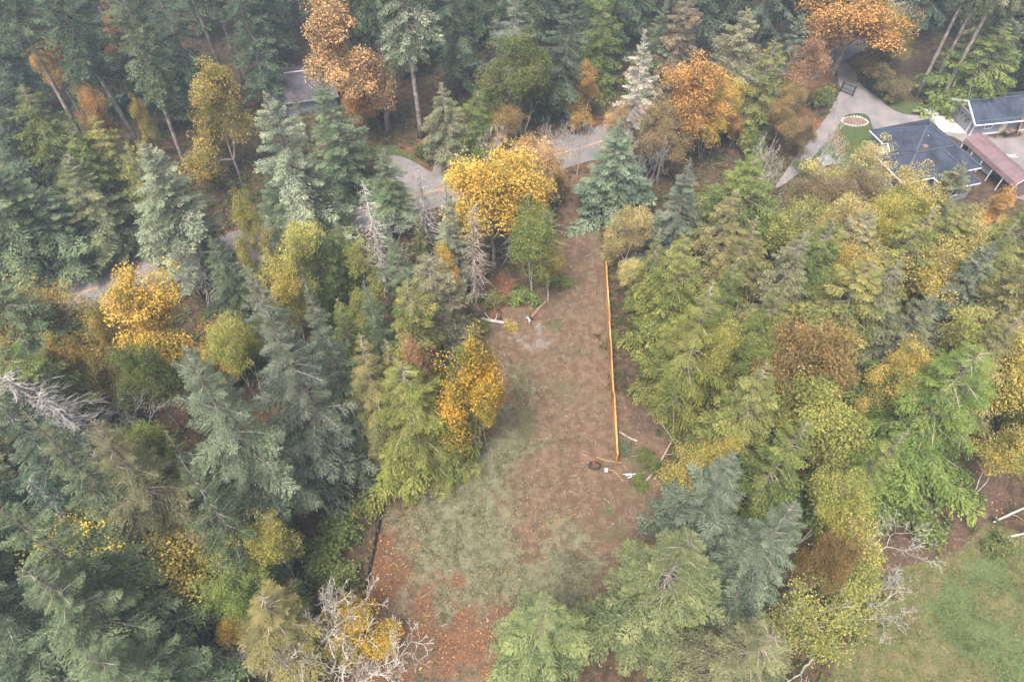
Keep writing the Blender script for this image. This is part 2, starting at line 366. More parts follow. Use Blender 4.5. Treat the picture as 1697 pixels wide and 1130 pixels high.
M['white_paint'] = simple('white_paint', (.75, .74, .72), .6, 2.0, .08)
road = tag(strip('road', ROADC, 6.6, .0, M['asphalt']), kind='structure')
for off in (-.11, .11):
    strip('centre_line', ROADC, .09, .004, M['yellow_paint'], off).parent = road
def sheet(name, pts, z, mat):
    pts = catmull([np.array([p[0], p[1], z]) for p in list(pts) + [pts[0]]], 4)[:-1]
    me = new_mesh(name, [(p[0], p[1], z) for p in pts], [tuple(range(len(pts)))])
    if me.polygons[0].normal.z < 0: me.flip_normals()
    return tag(link(name, me, mat), kind='structure')
sheet('driveway', DRIVE, -.012, M['drive'])
sheet('driveway', DRIVE2, -.008, M['drive'])

# ------------------------------------------------------------------ tree prototypes (meshes shared by the trees of a kind)
def diamonds(P, D, L, W, roll, rng, fold=.0):
    """leaf shapes: P base points, D unit directions, L lengths, W widths, roll angle round D -> (4n,3)"""
    n = len(P); ref = np.where(np.abs(D[:, 2:3]) > .95, np.array([[1., 0, 0]]), np.array([[0, 0, 1.]]))
    s = np.cross(D, ref); s /= np.linalg.norm(s, axis=1, keepdims=True) + 1e-9; u = np.cross(s, D)
    side = s * np.cos(roll)[:, None] + u * np.sin(roll)[:, None]
    V = np.empty((n, 4, 3)); mid = P + D * (L * .45)[:, None]
    V[:, 0] = P; V[:, 1] = mid + side * (W / 2)[:, None]; V[:, 2] = P + D * L[:, None]; V[:, 3] = mid - side * (W / 2)[:, None]
    return V.reshape(-1, 3)
def unit(v): return v / (np.linalg.norm(v, axis=-1, keepdims=True) + 1e-9)

def fir_bough(rng, droop, npair=16, nsp=5, fs=1.08):
    """unit-length bough along +x: drooping spine, side twigs, sprays of needles"""
    def spine(t): return np.stack([t * (1 - .08 * t), np.zeros_like(t), .16 * t - droop * t ** 2 + .10 * t ** 4], -1)
    P, D, L, W = [], [], [], []
    t = np.linspace(.16, .98, npair) + rng.normal(0, .012, npair)
    for sd in (-1, 1):
        for ti in t:
            ln = (.33 * (1 - ti) ** .75 + .06) * rng.uniform(.65, 1.15)
            ang = math.radians(rng.uniform(42, 68)); d0 = np.array([math.cos(ang), sd * math.sin(ang), rng.uniform(-.42, -.02)])
            d0 /= np.linalg.norm(d0); base = spine(np.array(ti))
            for k in range(nsp):
                s = (k + rng.uniform(.0, .9)) / nsp
                p = base + d0 * ln * s + np.array([0, 0, -.10 * ln * s * s * 3 * rng.uniform(.2, 1.3)])
                d = d0 + rng.normal(0, .38, 3) + np.array([.12, 0, -.12]); P.append(p); D.append(d)
                L.append(fs * rng.uniform(.062, .108)); W.append(fs * rng.uniform(.026, .042))
    for ti in np.linspace(.25, 1.0, 16):
        P.append(spine(np.array(ti))); D.append(np.array([1, rng.normal(0, .4), rng.uniform(-.2, .35)])); L.append(rng.uniform(.06, .10)); W.append(.034)
    P = np.array(P); D = unit(np.array(D)); L = np.array(L); W = np.array(W)
    return diamonds(P, D, L, W, rng.uniform(-1.0, 1.0, len(P)), rng), spine(np.linspace(0, .97, 5))

def cedar_bough(rng, droop, npair=15, nsp=6, fs=1.1):
    """arching bough whose flat sprays hang like a fringe; bare on its inner third"""
    def spine(t): return np.stack([t, np.zeros_like(t), .22 * t - droop * t ** 2 + .34 * droop * t ** 4], -1)
    P, D, L, W = [], [], [], []
    t = np.linspace(.30, .99, npair)
    for sd in (-1, 1):
        for ti in t:
            ln = (.34 * (1 - ti) ** .6 + .09) * rng.uniform(.7, 1.15)
            d0 = np.array([rng.uniform(.35, .8), sd * rng.uniform(.5, .9), rng.uniform(-.35, .0)]); d0 /= np.linalg.norm(d0)
            base = spine(np.array(ti))
            for k in range(nsp):
                s = (k + rng.uniform(0, .8)) / nsp
                p = base + d0 * ln * s + np.array([0, 0, -.55 * ln * s * s])
                d = d0 * .7 + np.array([.15, 0, -.75 * s - .25]) + rng.normal(0, .28, 3); P.append(p); D.append(d)
                L.append(fs * rng.uniform(.060, .105)); W.append(fs * rng.uniform(.028, .046))
    P = np.array(P); D = unit(np.array(D)); L = np.array(L); W = np.array(W)
    return diamonds(P, D, L, W, rng.uniform(-1.2, 1.2, len(P)), rng), spine(np.linspace(0, .85, 6))

def conifer(seed, H, Rad, start, kind, power, density=1.0, gaps=.0, thick=.30, bare_top=0.0, fine=False):
    """returns (trunk mesh, branches mesh, crown mesh) of a conifer H tall with crown radius Rad from start*H up"""
    rng = np.random.default_rng(seed)
    gen = fir_bough if kind == 'fir' else cedar_bough
    kwg = dict(npair=25, nsp=9, fs=.62) if fine else {}
    temps = [gen(rng, dr, **kwg) for dr in ((.10, .22, .34, .46, .28, .40) if kind == 'fir' else (.35, .5, .65, .8, .55, .7))]
    lobes = rng.uniform(0, 6.28, 3); CV, CS, BP0, BP1, BR0, BR1 = [], [], [], [], [], []
    z0 = H * start; z = z0
    step0 = (.70 if kind == 'fir' else .58) / density
    az = rng.uniform(0, 6.28)
    lean = rng.normal(0, .012, 2) * H
    while z < H - .35:
        h = (z - z0) / (H - z0); prof = (1 - h) ** power
        if start > .3: prof *= sstep(-.12, .22, h) * .75 + .25
        nb = int(round(rng.uniform(4.5, 7.0) * (1.0 if h < .8 else .8)))
        for b in range(nb):
            az += 2.399 + rng.normal(0, .35)
            lob = 1 + .14 * math.sin(2 * az + lobes[0] + z * .21) + .10 * math.sin(3 * az + lobes[1] - z * .35)
            ln = max(.35, Rad * prof * lob * rng.uniform(.58, 1.18))
            if rng.random() < gaps: continue
            pitch = (math.radians(34) * h ** 1.5 - math.radians(16 if kind == 'fir' else 4) * (1 - h)) + rng.normal(0, .13)
            ti = min(5, int((1 - h) * 3.2 + rng.uniform(0, 2.6))) if kind == 'fir' else rng.integers(0, 6)
            if kind == 'fir' and h > .8: ti = 0
            TV, sp = temps[ti]
            ca, sa, cp, spn = math.cos(az), math.sin(az), math.cos(pitch), math.sin(pitch)
            Rm = np.array([[ca * cp, -sa, -ca * spn], [sa * cp, ca, -sa * spn], [spn, 0, cp]])
            wid = rng.uniform(.72, 1.05) * (1.18 if kind == 'cedar' else 1.0) * (1.25 if ln < 1.6 else 1.0)
            pos = np.array([lean[0] * (z / H) ** 2, lean[1] * (z / H) ** 2, z + rng.uniform(-.25, .25)])
            sc = np.array([1, wid, 1.0])
            if not (bare_top and h > 1 - bare_top and rng.random() < .8):
                CV.append(pos + (TV * sc * ln) @ Rm.T); q = len(TV) // 4
                CS.append(np.repeat(np.clip(rng.normal(.5, .17) + rng.normal(0, .20, q), 0, 1), 4))
            S = pos + (sp * sc * ln) @ Rm.T; rr = np.linspace(.018 * ln + (.018 if kind == 'fir' else .032), .010, len(S))
            BP0.append(S[:-1]); BP1.append(S[1:]); BR0.append(rr[:-1]); BR1.append(rr[1:])
        z += step0 * rng.uniform(.75, 1.25) * (1.0 if h < .75 else .7)
    # leader
    n = 14; tp = np.array([[lean[0], lean[1], H - .9]] * n) + np.c_[np.zeros(n), np.zeros(n), np.linspace(0, .75, n)]
    dd = unit(np.c_[rng.normal(0, .5, n), rng.normal(0, .5, n), np.full(n, .9)])
    CV.append(diamonds(tp, dd, np.full(n, .26), np.full(n, .08), rng.uniform(-1, 1, n), rng)); CS.append(np.full(4 * n, .6))
    V = np.concatenate(CV); S = np.concatenate(CS)
    crown = new_mesh('crown', V, np.arange(len(V)).reshape(-1, 4), attr=S)
    bv, bf = tubes(np.concatenate(BP0), np.concatenate(BP1), np.concatenate(BR0), np.concatenate(BR1), 3)
    branches = new_mesh('branches', bv, bf)
    zz = np.linspace(-.3, H - .3, 12); tr = thick * np.clip(1 - zz / H, .02, 1) ** .85 + .01; tr[0] *= 1.3
    tv, tf = smooth_path(np.c_[lean[0] * (np.clip(zz, 0, H) / H) ** 2, lean[1] * (np.clip(zz, 0, H) / H) ** 2, zz], tr, None, 8)
    trunk = new_mesh('trunk', tv, tf, True)
    return trunk, branches, crown

def skeleton(rng, H, spread, trunk_frac, depth, nkid, wander=.25, up=.25, r0=.22, stems=1, ratio=.68, minr=.012):
    """branching limbs: arrays of segments and the list of twig tips"""
    P0, P1, R0, R1, DEP, tips = [], [], [], [], [], []
    def seg_path(p, d, ln, ra, rb, nseg, dep):
        for i in range(nseg):
            d = unit(d + rng.normal(0, wander, 3) * .5 + np.array([0, 0, up * .25])); q = p + d * ln / nseg
            a = ra + (rb - ra) * i / nseg; b = ra + (rb - ra) * (i + 1) / nseg
            P0.append(p); P1.append(q); R0.append(a); R1.append(b); DEP.append(dep); p = q
        return p, d
    def grow(p, d, ln, r, dep):
        rb = max(minr, r * .62)
        e, d2 = seg_path(p, d, ln, r, rb, 3 if dep <= 2 else 2, dep)
        if dep >= depth: tips.append((e, d2, dep)); return
        k = nkid + (1 if rng.random() < .4 else 0)
        a0 = rng.uniform(0, 6.28)
        ax = unit(np.cross(d2, np.array([.3, .2, 1.]) + rng.normal(0, .2, 3))); bx = np.cross(d2, ax)
        for i in range(k):
            th = a0 + 6.283 * i / k + rng.normal(0, .35); ang = rng.uniform(.35, .85) * spread
            dn = unit(d2 * math.cos(ang) + (ax * math.cos(th) + bx * math.sin(th)) * math.sin(ang))
            grow(e, dn, ln * ratio * rng.uniform(.75, 1.2), rb * rng.uniform(.7, .95), dep + 1)
        if dep >= 2:
            m = p + (e - p) * rng.uniform(.4, .7); th = rng.uniform(0, 6.28)
            dn = unit(d2 * .5 + (ax * math.cos(th) + bx * math.sin(th)) * .9); grow(m, dn, ln * ratio * .7, rb * .6, min(depth, dep + 2))
    for s in range(stems):
        d = unit(np.array([rng.normal(0, .1), rng.normal(0, .1), 1.0]) + (0 if stems == 1 else 1) * np.r_[rng.normal(0, .38, 2), 0])
        grow(np.array([rng.normal(0, .12) * (stems > 1), rng.normal(0, .12) * (stems > 1), -.2]), d, H * trunk_frac, r0 / math.sqrt(stems), 0)
    A = [np.array(v) for v in (P0, P1, R0, R1, DEP)]
    return A, tips

def broadleaf(seed, H, Rad, leaf, nleaf, clus, flat, **kw):
    """(trunk mesh, limbs mesh, crown mesh or None): normalised to height H and mean radius Rad"""
    rng = np.random.default_rng(seed)
    (P0, P1, R0, R1, DEP), tips = skeleton(rng, H, **kw)
    T = np.array([t[0] for t in tips])
    zmax = np.percentile(T[:, 2], 98); rad = np.percentile(np.hypot(T[:, 0] - T[:, 0].mean(), T[:, 1] - T[:, 1].mean()), 92)
    off = np.array([T[:, 0].mean(), T[:, 1].mean(), 0]); sc = np.array([Rad * .88 / rad, Rad * .88 / rad, (H - clus * .5) / zmax])
    def fit(p):
        w = np.clip(p[:, 2:3] / zmax, 0, 1) ** 1.2; return (p - off * w) * sc
    P0, P1, T = fit(P0), fit(P1), fit(T)
    big = DEP <= 1
    tv, tf = tubes(P0[big], P1[big], R0[big], R1[big], 6); trunk = new_mesh('trunk', tv, tf, True)
    bv, bf = tubes(P0[~big], P1[~big], R0[~big], R1[~big], 3); limbs = new_mesh('limbs', bv, bf)
    crown = None
    if nleaf:
        src = np.concatenate([T, (P1[DEP >= DEP.max() - 1])[rng.random((DEP >= DEP.max() - 1).sum()) < .4]])
        ph = rng.uniform(0, 6.28, 6); q = src / (.16 * Rad + .35)
        hole = np.sin(q[:, 0] + ph[0]) * np.sin(q[:, 1] * .9 + ph[1]) + .6 * np.sin(q[:, 2] * .8 + ph[2] + q[:, 0] * .5) + rng.normal(0, .25, len(src))
        src = src[hole < (.62 if H > 5 else 9)]                    # bare patches where the limbs show
        src = src + rng.normal(0, .05 * Rad, src.shape) * (rng.random((len(src), 1)) < .3) * 2
        per = max(1, int(nleaf / len(src))); n = len(src)
        cs = clus * rng.uniform(.45, 1.4, n)
        C = np.repeat(src, per, 0); s3 = np.repeat(cs, per)[:, None]
        o = rng.normal(0, 1, C.shape); o /= np.maximum(1.0, np.linalg.norm(o, axis=1, keepdims=True) / 1.5); o[:, 2] *= flat
        P = C + o * s3 * .62; P[:, 2] -= .25 * s3[:, 0] * (np.hypot(o[:, 0], o[:, 1]) ** 2) * .35
        D = unit(np.c_[rng.normal(0, 1, len(P)), rng.normal(0, 1, len(P)), rng.normal(-.35, .45, len(P))])
        L = leaf * rng.uniform(.6, 1.3, len(P)); W = L * rng.uniform(.65, .95, len(P))
        V = diamonds(P, D, L, W, rng.normal(0, .55, len(P)), rng)
        S = np.clip(np.repeat(rng.normal(.5, .15, n), per) + rng.normal(0, .30, len(P)), 0, 1)
        crown = new_mesh('crown', V, np.arange(len(V)).reshape(-1, 4), attr=np.repeat(S, 4))
    return trunk, limbs, crown

def snag(seed, H, Rad, droop=.6, nwh=46, start=.08, fine=5, rtrunk=.24):
    """dead conifer: trunk with thin drooping bare branches"""
    rng = np.random.default_rng(seed); P0, P1, R0, R1 = [], [], [], []
    for z in np.linspace(H * start, H * .985, nwh):
        h = (z / H - start) / (1 - start); az0 = rng.uniform(0, 6.28)
        for b in range(rng.integers(3, 6)):
            az = az0 + 6.28 * b / 5 + rng.normal(0, .4); ln = Rad * (1 - h) ** .75 * rng.uniform(.35, 1.15) + .25
            d = np.array([math.cos(az), math.sin(az), 0]); n = 5; t = np.linspace(0, 1, n + 1)[:, None]
            dr = droop * rng.uniform(.5, 1.3)
            pts = np.array([0, 0, z]) + d * ln * t * (1 - .12 * t) + np.array([0, 0, 1.]) * ln * (.25 * (h + .2) * t - dr * t * t + .35 * dr * t ** 3) + np.r_[np.zeros((1, 3)), rng.normal(0, .035 * ln, (n, 3))]
            r = np.linspace(.02 + .014 * ln, .009, n + 1); P0 += list(pts[:-1]); P1 += list(pts[1:]); R0 += list(r[:-1]); R1 += list(r[1:])
            for k in range(fine):
                i = rng.integers(1, n); p = pts[i]; dd = unit(d + rng.normal(0, .7, 3) + np.array([0, 0, -.5 * droop])); l2 = ln * rng.uniform(.15, .38)
                q = p + dd * l2 * .5; e = q + unit(dd + np.array([0, 0, -.35]) + rng.normal(0, .2, 3)) * l2 * .5
                P0 += [p, q]; P1 += [q, e]; R0 += [.016, .012]; R1 += [.012, .007]
    bv, bf = tubes(P0, P1, R0, R1, 3)
    zz = np.linspace(-.3, H, 12); wob = np.cumsum(rng.normal(0, .03, (12, 2)), 0); tv, tf = smooth_path(np.c_[wob, zz], rtrunk * np.clip(1 - zz / H, .04, 1) ** .9, None, 7)
    return new_mesh('trunk', tv, tf, True), new_mesh('branches', bv, bf), None

def frost_mesh(seed, H, Rad):
    """dead fir still wearing dry lichen-hung twigs"""
    return conifer(seed, H, Rad, .06, 'fir', .85, .95, .10, .26)

PROTO = {}
PROTO['fir'] = (26., 4.4, [conifer(11 + i, 26, 4.4, s, 'fir', p, 1.0, g) for i, (s, p, g) in enumerate([(.10, .80, .04), (.14, .70, .12), (.08, .9, .02), (.12, .62, .16), (.16, .78, .08), (.22, .66, .26)])])
PROTO['near_fir'] = (26., 4.4, [conifer(11 + i, 26, 4.4, s, 'fir', p, 1.0, g, fine=True) for i, (s, p, g) in enumerate([(.14, .85, .06), (.20, .72, .10)])])
PROTO['near_cedar'] = (20., 4.3, [conifer(52 + i, 20, 4.3, s, 'cedar', p, 1.0, g, .30, fine=True) for i, (s, p, g) in enumerate([(.04, .62, .06), (.05, .74, .10)])])
PROTO['tall_fir'] = (31., 4.6, [conifer(31 + i, 31, 4.6, s, 'fir', p, .95, .06, .36) for i, (s, p) in enumerate([(.42, .62), (.48, .7)])])
PROTO['cedar'] = (20., 4.3, [conifer(51 + i, 20, 4.3, s, 'cedar', p, 1.0, g, .30) for i, (s, p, g) in enumerate([(.05, .72, .03), (.04, .60, .06), (.06, .85, .0), (.05, .66, .12), (.04, .76, .06)])])
PROTO['pale_fir'] = (22., 3.6, [frost_mesh(71 + i, 22, 3.6) for i in range(1)])
MK = dict(spread=1.1, trunk_frac=.15, depth=5, nkid=2, wander=.28, up=.25, r0=.26, ratio=.80)
PROTO['maple'] = (15., 5.0, [broadleaf(91 + i, 15, 5.0, .18, 44000, 1.25, .65, **dict(MK, stems=s)) for i, s in enumerate((1, 2, 1, 3))])
AK = dict(spread=.9, trunk_frac=.19, depth=5, nkid=2, wander=.30, up=.35, r0=.17, ratio=.80)
PROTO['alder'] = (15., 3.4, [broadleaf(111 + i, 15, 3.4, .145, 25000, .9, .7, **dict(AK, stems=s)) for i, s in enumerate((1, 2, 1, 3, 2))])
PROTO['thin_alder'] = (14., 3.2, [broadleaf(131 + i, 14, 3.2, .15, 5600, .8, .7, **dict(AK, stems=s)) for i, s in enumerate((1, 2, 3))])
BK = dict(spread=.95, trunk_frac=.30, depth=6, nkid=2, wander=.45, up=.30, r0=.15, ratio=.70, minr=.014)
PROTO['bare'] = (11., 3.0, [broadleaf(151 + i, 11, 3.0, .2, 0, .5, .6, **dict(BK, stems=s)) for i, s in enumerate((1, 2, 3))])
PROTO['snag'] = (18., 2.4, [snag(171, 18, 2.4, .7), snag(172, 18, 2.4, .4, 40), snag(173, 18, 2.6, 1.0, 52, fine=7)])
SK = dict(spread=1.1, trunk_frac=.22, depth=4, nkid=3, wander=.35, up=.1, r0=.06, ratio=.72)
PROTO['shrub'] = (2.6, 1.8, [broadleaf(191 + i, 2.6, 1.8, .24, 2600, .5, .6, **dict(SK, stems=s)) for i, s in enumerate((3, 4, 3))])

TREE_NAME = dict(near_fir='fir_tree', near_cedar='cedar_tree', fir='fir_tree', tall_fir='fir_tree', cedar='cedar_tree', pale_fir='dead_fir_tree', maple='maple_tree', alder='alder_tree', thin_alder='alder_tree', bare='bare_tree', snag='dead_conifer', shrub='shrub')
TREE_CAT = dict(near_fir='fir tree', near_cedar='cedar tree', fir='fir tree', tall_fir='fir tree', cedar='cedar tree', pale_fir='dead tree', maple='maple tree', alder='alder tree', thin_alder='alder tree', bare='bare tree', snag='dead tree', shrub='shrub')
COUNT = {}
trng = np.random.default_rng(99)
TREES = []
def plant(kind, x, y, h, r, colour, tint_b, label, group=None, wood=None, variant=None, lean=(0, 0)):
    q = np.array([x, y]); dr = np.hypot(*(ROADC[:, :2] - q).T); kk = int(dr.argmin())
    if dr[kk] < 4.3:                                     # nothing grows on the road: step back onto the verge
        away = q - ROADC[kk, :2]; away /= np.linalg.norm(away) + 1e-6; q = ROADC[kk, :2] + away * 4.6; x, y = float(q[0]), float(q[1])
    H0, R0, meshes = PROTO[kind]; i = COUNT.get(kind, 0); COUNT[kind] = i + 1
    trunk, branches, crown = meshes[(i if variant is None else variant) % len(meshes)]
    root = thing(TREE_NAME[kind], label, TREE_CAT[kind], (x, y, -.12), float(trng.uniform(0, 6.28)), group)
    root.scale = (r / R0, r / R0, h / H0); root.rotation_euler = (lean[0] + float(trng.normal(0, .028)), lean[1] + float(trng.normal(0, .028)), root.rotation_euler[2])
    wood = wood or {'alder': 'bark_pale', 'thin_alder': 'bark_pale', 'bare': 'lichen', 'snag': 'dead', 'pale_fir': 'lichen'}.get(kind, 'bark')
    for nm, me in (('trunk', trunk), ('branches', branches), ('crown', crown)):
        if me is None: continue
        o = bpy.data.objects.new(nm, me); COL.objects.link(o); o.parent = root
        if not len(me.materials): me.materials.append(None)
        o.material_slots[0].link = 'OBJECT'
        if nm == 'crown':
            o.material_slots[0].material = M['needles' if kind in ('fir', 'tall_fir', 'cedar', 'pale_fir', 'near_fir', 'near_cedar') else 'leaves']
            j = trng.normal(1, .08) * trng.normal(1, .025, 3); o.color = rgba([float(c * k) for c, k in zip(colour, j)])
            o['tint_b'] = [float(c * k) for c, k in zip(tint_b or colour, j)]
            o['kind'] = 'stuff'
        else:
            o.material_slots[0].material = M['deadbrown' if nm == 'branches' and kind in ('cedar', 'near_cedar') else wood]
            if nm == 'branches': o['kind'] = 'stuff'
    TREES.append((x, y, r, h)); return root
# palette: base colours of foliage (a, b)
G = dict(
    fir=((.064, .092, .050), (.112, .140, .076)), blue=((.080, .100, .066), (.135, .155, .108)), dark=((.046, .068, .042), (.078, .102, .064)),
    palegreen=((.120, .142, .092), (.190, .202, .138)), light=((.084, .112, .047), (.146, .168, .072)), olivefir=((.092, .102, .050), (.145, .148, .078)),
    cedar=((.098, .112, .034), (.165, .160, .052)), cedargreen=((.070, .098, .028), (.122, .142, .040)), bright=((.094, .118, .029), (.160, .165, .046)),
    olive=((.118, .112, .044), (.185, .160, .066)), brown=((.130, .108, .060), (.185, .150, .088)), greycedar=((.115, .120, .068), (.175, .168, .098)),
    yellow=((.205, .190, .050), (.370, .285, .072)), yg=((.148, .160, .046), (.265, .240, .066)), pale_yellow=((.23, .205, .08), (.36, .295, .12)), agreen=((.098, .132, .034), (.172, .190, .055)),
    gold=((.20, .165, .040), (.47, .295, .060)), orange=((.205, .135, .050), (.42, .235, .075)), rust=((.20, .125, .065), (.30, .185, .10)), peach=((.22, .155, .080), (.42, .265, .125)),
    goldgreen=((.090, .120, .028), (.42, .26, .042)), olivegold=((.130, .130, .042), (.30, .210, .062)), mgreen=((.064, .090, .027), (.122, .130, .042)), mbrown=((.125, .102, .050), (.20, .150, .075)),
    dead=((.26, .25, .195), (.40, .385, .31)), orangebrown=((.145, .112, .045), (.255, .172, .065)))
CAP = dict(near_fir=27., near_cedar=17.5, fir=27., cedar=17.5, maple=16., alder=13.5, thin_alder=12., bare=10., snag=15.5, tall_fir=34., shrub=4., pale_fir=30.)
def by_apex(kind, ax, ay, by, w, pal, label, group=None, hmax=None, **kw):
    """tree whose top shows at pixel (ax, ay), whose foot stands about pixel row by, w pixels wide; heights capped per kind"""
    yb = at(ax, by)[1]; d = ray(ax, ay); h = min(CAM_H + yb * d[2] / d[1], hmax or CAP[kind])
    if ax > 1000 and ay > 300:                       # crown centre was read at ax: the tip stands further out along the plumb line
        ymid = ay + .5 * min(by - ay, 190); ax = ax + .75 * (ax - 848) / (1448 - ymid) * (ymid - ay)
    p = at(ax, ay, h)
    r = {'fir': 1.2, 'near_fir': 1.2, 'near_cedar': 1.1, 'cedar': 1.12, 'maple': 1.05, 'alder': .98}.get(kind, 1.0) * w / 2 * depth_of((p[0], p[1], .45 * h)) / FOC
    if p[0] > 11.3 and 30 < p[1] < 58: p[0] = max(p[0], 11.0 + .82 * r)
    return plant(kind, p[0], p[1], h, r, G[pal][0], G[pal][1], label, group, **kw)
def by_foot(kind, bx, by, h, r, pal, label, group=None, **kw):
    p = at(bx, by); return plant(kind, p[0], p[1], h, r, G[pal][0], G[pal][1], label, group, **kw)

# ------------------------------------------------------------------ the trees, one by one
BACK = 'dark firs crowding the hazy wood along the top edge'
# the wood along the top edge: crowns run out of the frame
WHERE = ['cut by the top left corner', 'behind the small orange maple near the top left corner', 'just right of the small orange maple at top left', 'left behind the thin rusty maple top', 'under the thin rusty maple top', 'right behind the thin rusty maple top', 'behind the dark bare-trunked fir at upper left', 'left of the tall grey-green bare-trunked fir', 'right of the slim bare-trunked fir, in blue haze', 'above the half-hidden dark roof', 'left behind the tall pale orange maple', 'right behind the tall pale orange maple', 'behind the thick bare fir trunk', 'between the two tall bare-trunked firs at top centre', 'behind the small pale cedar', 'behind the green cedar right of the small pale one', 'left of the dark green maple at top centre', 'directly behind the dark green maple', 'right behind the dark green maple', 'left of the white dead fir', 'far back between dark maple and white dead fir', 'behind the tip of the white dead fir', 'right of the white dead fir tip', 'behind the brownish cedar at top', 'between the brownish cedar and the grey-olive cedar', 'behind the tall grey-olive cedar', 'above the blue-green fir at upper right', 'left of the large orange driveway maple', 'behind the large orange driveway maple', 'right of the large orange driveway maple', 'behind the three bare-trunked firs', 'right of the three bare-trunked firs', 'behind the garage, further back', 'cut by the top right corner', 'just past the top right corner']
for k, (bx, by, h, pal) in enumerate([(-60, 120, 32, 'dark'), (15, 60, 30, 'fir'), (75, 135, 33, 'dark'), (130, 40, 31, 'fir'), (190, 110, 32, 'dark'), (250, 30, 30, 'fir'), (285, 135, 31, 'dark'), (335, 60, 32, 'fir'),
        (430, 60, 33, 'dark'), (455, 110, 28, 'dark'), (500, 50, 33, 'dark'), (560, 70, 30, 'dark'), (620, 80, 32, 'fir'), (670, 130, 33, 'fir'), (730, 90, 34, 'fir'), (770, 150, 30, 'dark'), (800, 70, 32, 'fir'),
        (850, 115, 34, 'fir'), (905, 60, 33, 'dark'), (985, 115, 33, 'dark'), (960, 30, 34, 'dark'), (1035, 70, 32, 'dark'), (1090, 30, 31, 'fir'), (1145, 90, 31, 'dark'), (1200, 40, 32, 'fir'), (1255, 70, 31, 'dark'),
        (1310, 25, 32, 'fir'), (1350, 70, 29, 'dark'), (1440, 30, 30, 'dark'), (1500, 70, 31, 'dark'), (1555, 50, 31, 'dark'), (1610, 110, 31, 'olivefir'), (1660, 60, 32, 'dark'), (1720, 110, 31, 'dark'), (1770, 60, 31, 'fir')]):
    by_foot('fir', bx, by, h, 5.2 + .5 * (k % 3), pal, 'dark hazy fir ' + WHERE[k], BACK)
for k, (bx, by, h, pal) in enumerate([(-30, 0, 30, 'dark'), (90, -10, 32, 'dark'), (300, -15, 32, 'dark'), (420, -10, 30, 'dark'), (600, 0, 33, 'dark'), (700, 20, 33, 'dark'), (840, 10, 33, 'dark'), (1010, -15, 32, 'dark'), (1150, -15, 31, 'dark'), (1400, -25, 32, 'dark'), (1600, -10, 32, 'dark'), (1740, -10, 32, 'dark')]):
    by_foot('fir', bx, by, h, 5.2, pal, 'dim fir at the very back of the hazy wood along the top edge', 'dim firs at the very back of the wood')
BF = by_foot; BA = by_apex
# tall firs with bare trunks
BF('tall_fir', 148, 251, 32, 4.6, 'fir', 'tall fir with long bare grey trunk, furthest left of the trunks above the pale fir', variant=1)
BF('tall_fir', 234, 248, 31, 4.8, 'dark', 'tall dark fir whose trunk foot shows just above the pale lichen-tinted fir', variant=0)
BF('tall_fir', 311, 285, 28, 4.2, 'fir', 'tall fir with pale trunk showing beside the olive-yellow maple', variant=2)
BF('tall_fir', 384, 156, 33, 4.4, 'palegreen', 'tall grey-green fir with straight bare trunk right of the olive-yellow maple', variant=1)
BF('tall_fir', 405, 148, 31, 3.8, 'dark', 'slim fir with bare lower trunk close behind the tall grey-green fir')
BF('tall_fir', 643, 218, 33, 4.6, 'fir', 'tall fir with thick bare trunk right of the orange maple', variant=1)
BF('tall_fir', 622, 205, 30, 3.6, 'dark', 'slimmer fir trunk close beside the thick bare fir trunk')
BF('tall_fir', 699, 228, 31, 4.8, 'palegreen', 'tall grey-green fir with bare trunk behind the small pale cedar', variant=0)
BF('tall_fir', 1519, 160, 31, 3.8, 'olivefir', 'first of three bare-trunked firs above the garage, nearest the gate', variant=1)
BF('tall_fir', 1537, 163, 31, 3.8, 'olivefir', 'middle of three bare-trunked firs above the garage', variant=1)
BF('tall_fir', 1553, 177, 32, 4.2, 'olivefir', 'last of three bare-trunked firs, nearest the garage', variant=1)
# upper left, this side of the wood
BA('cedar', 20, 135, 345, 150, 'cedargreen', 'broad green cedar at the left edge below the hazy firs')
BA('cedar', 152, 185, 375, 90, 'cedar', 'narrow olive cedar between the long bare trunk and the pale fir')
BA('fir', 241, 215, 440, 160, 'palegreen', 'pale lichen-tinted fir above the road at upper left', variant=1)
BA('fir', 108, 262, 425, 135, 'olivefir', 'grey-olive fir left of the pale fir, above the golden maple', variant=3)
BA('fir', 0, 270, 450, 150, 'fir', 'full green fir at the left edge beside the road', variant=0)
BA('fir', 50, 300, 440, 100, 'fir', 'green fir squeezed between the left-edge fir and the grey-olive fir', variant=4)
BA('maple', 330, 122, 345, 120, 'olivegold', 'olive and yellow maple below the tall bare trunk at upper left')
BA('maple', 180, 18, 150, 75, 'rust', 'thin rusty maple top in the hazy wood at upper left')
BA('maple', 62, 65, 190, 55, 'orange', 'small orange maple glimpsed among the firs at top left corner')
BA('maple', 135, 140, 260, 48, 'orange', 'orange maple spray beside the long bare trunk at upper left')
BA('maple', 222, 165, 270, 40, 'olivegold', 'yellow maple spray in shade right of the dark bare-trunked fir')
BA('fir', 428, 128, 395, 140, 'palegreen', 'pale green fir with flattened top right of the olive-yellow maple', variant=3)
BA('fir', 488, 155, 300, 60, 'olivefir', 'slender fir before the dark roof among the trees')
BA('fir', 541, 117, 325, 115, 'fir', 'green fir standing under the tall orange maple', variant=2)
BA('fir', 500, 225, 375, 135, 'fir', 'bushy green fir beside the road in front of the flat-topped pale fir', variant=1)
BA('fir', 612, 221, 350, 95, 'fir', 'small green fir above the road left of the gravel turn-off', variant=4)
BA('fir', 405, 262, 405, 100, 'fir', 'green fir between the pale lichen-tinted fir and the road', variant=0)
BA('maple', 540, -12, 225, 140, 'peach', 'tall pale orange maple in front of the hazy wood', variant=0, hmax=22)
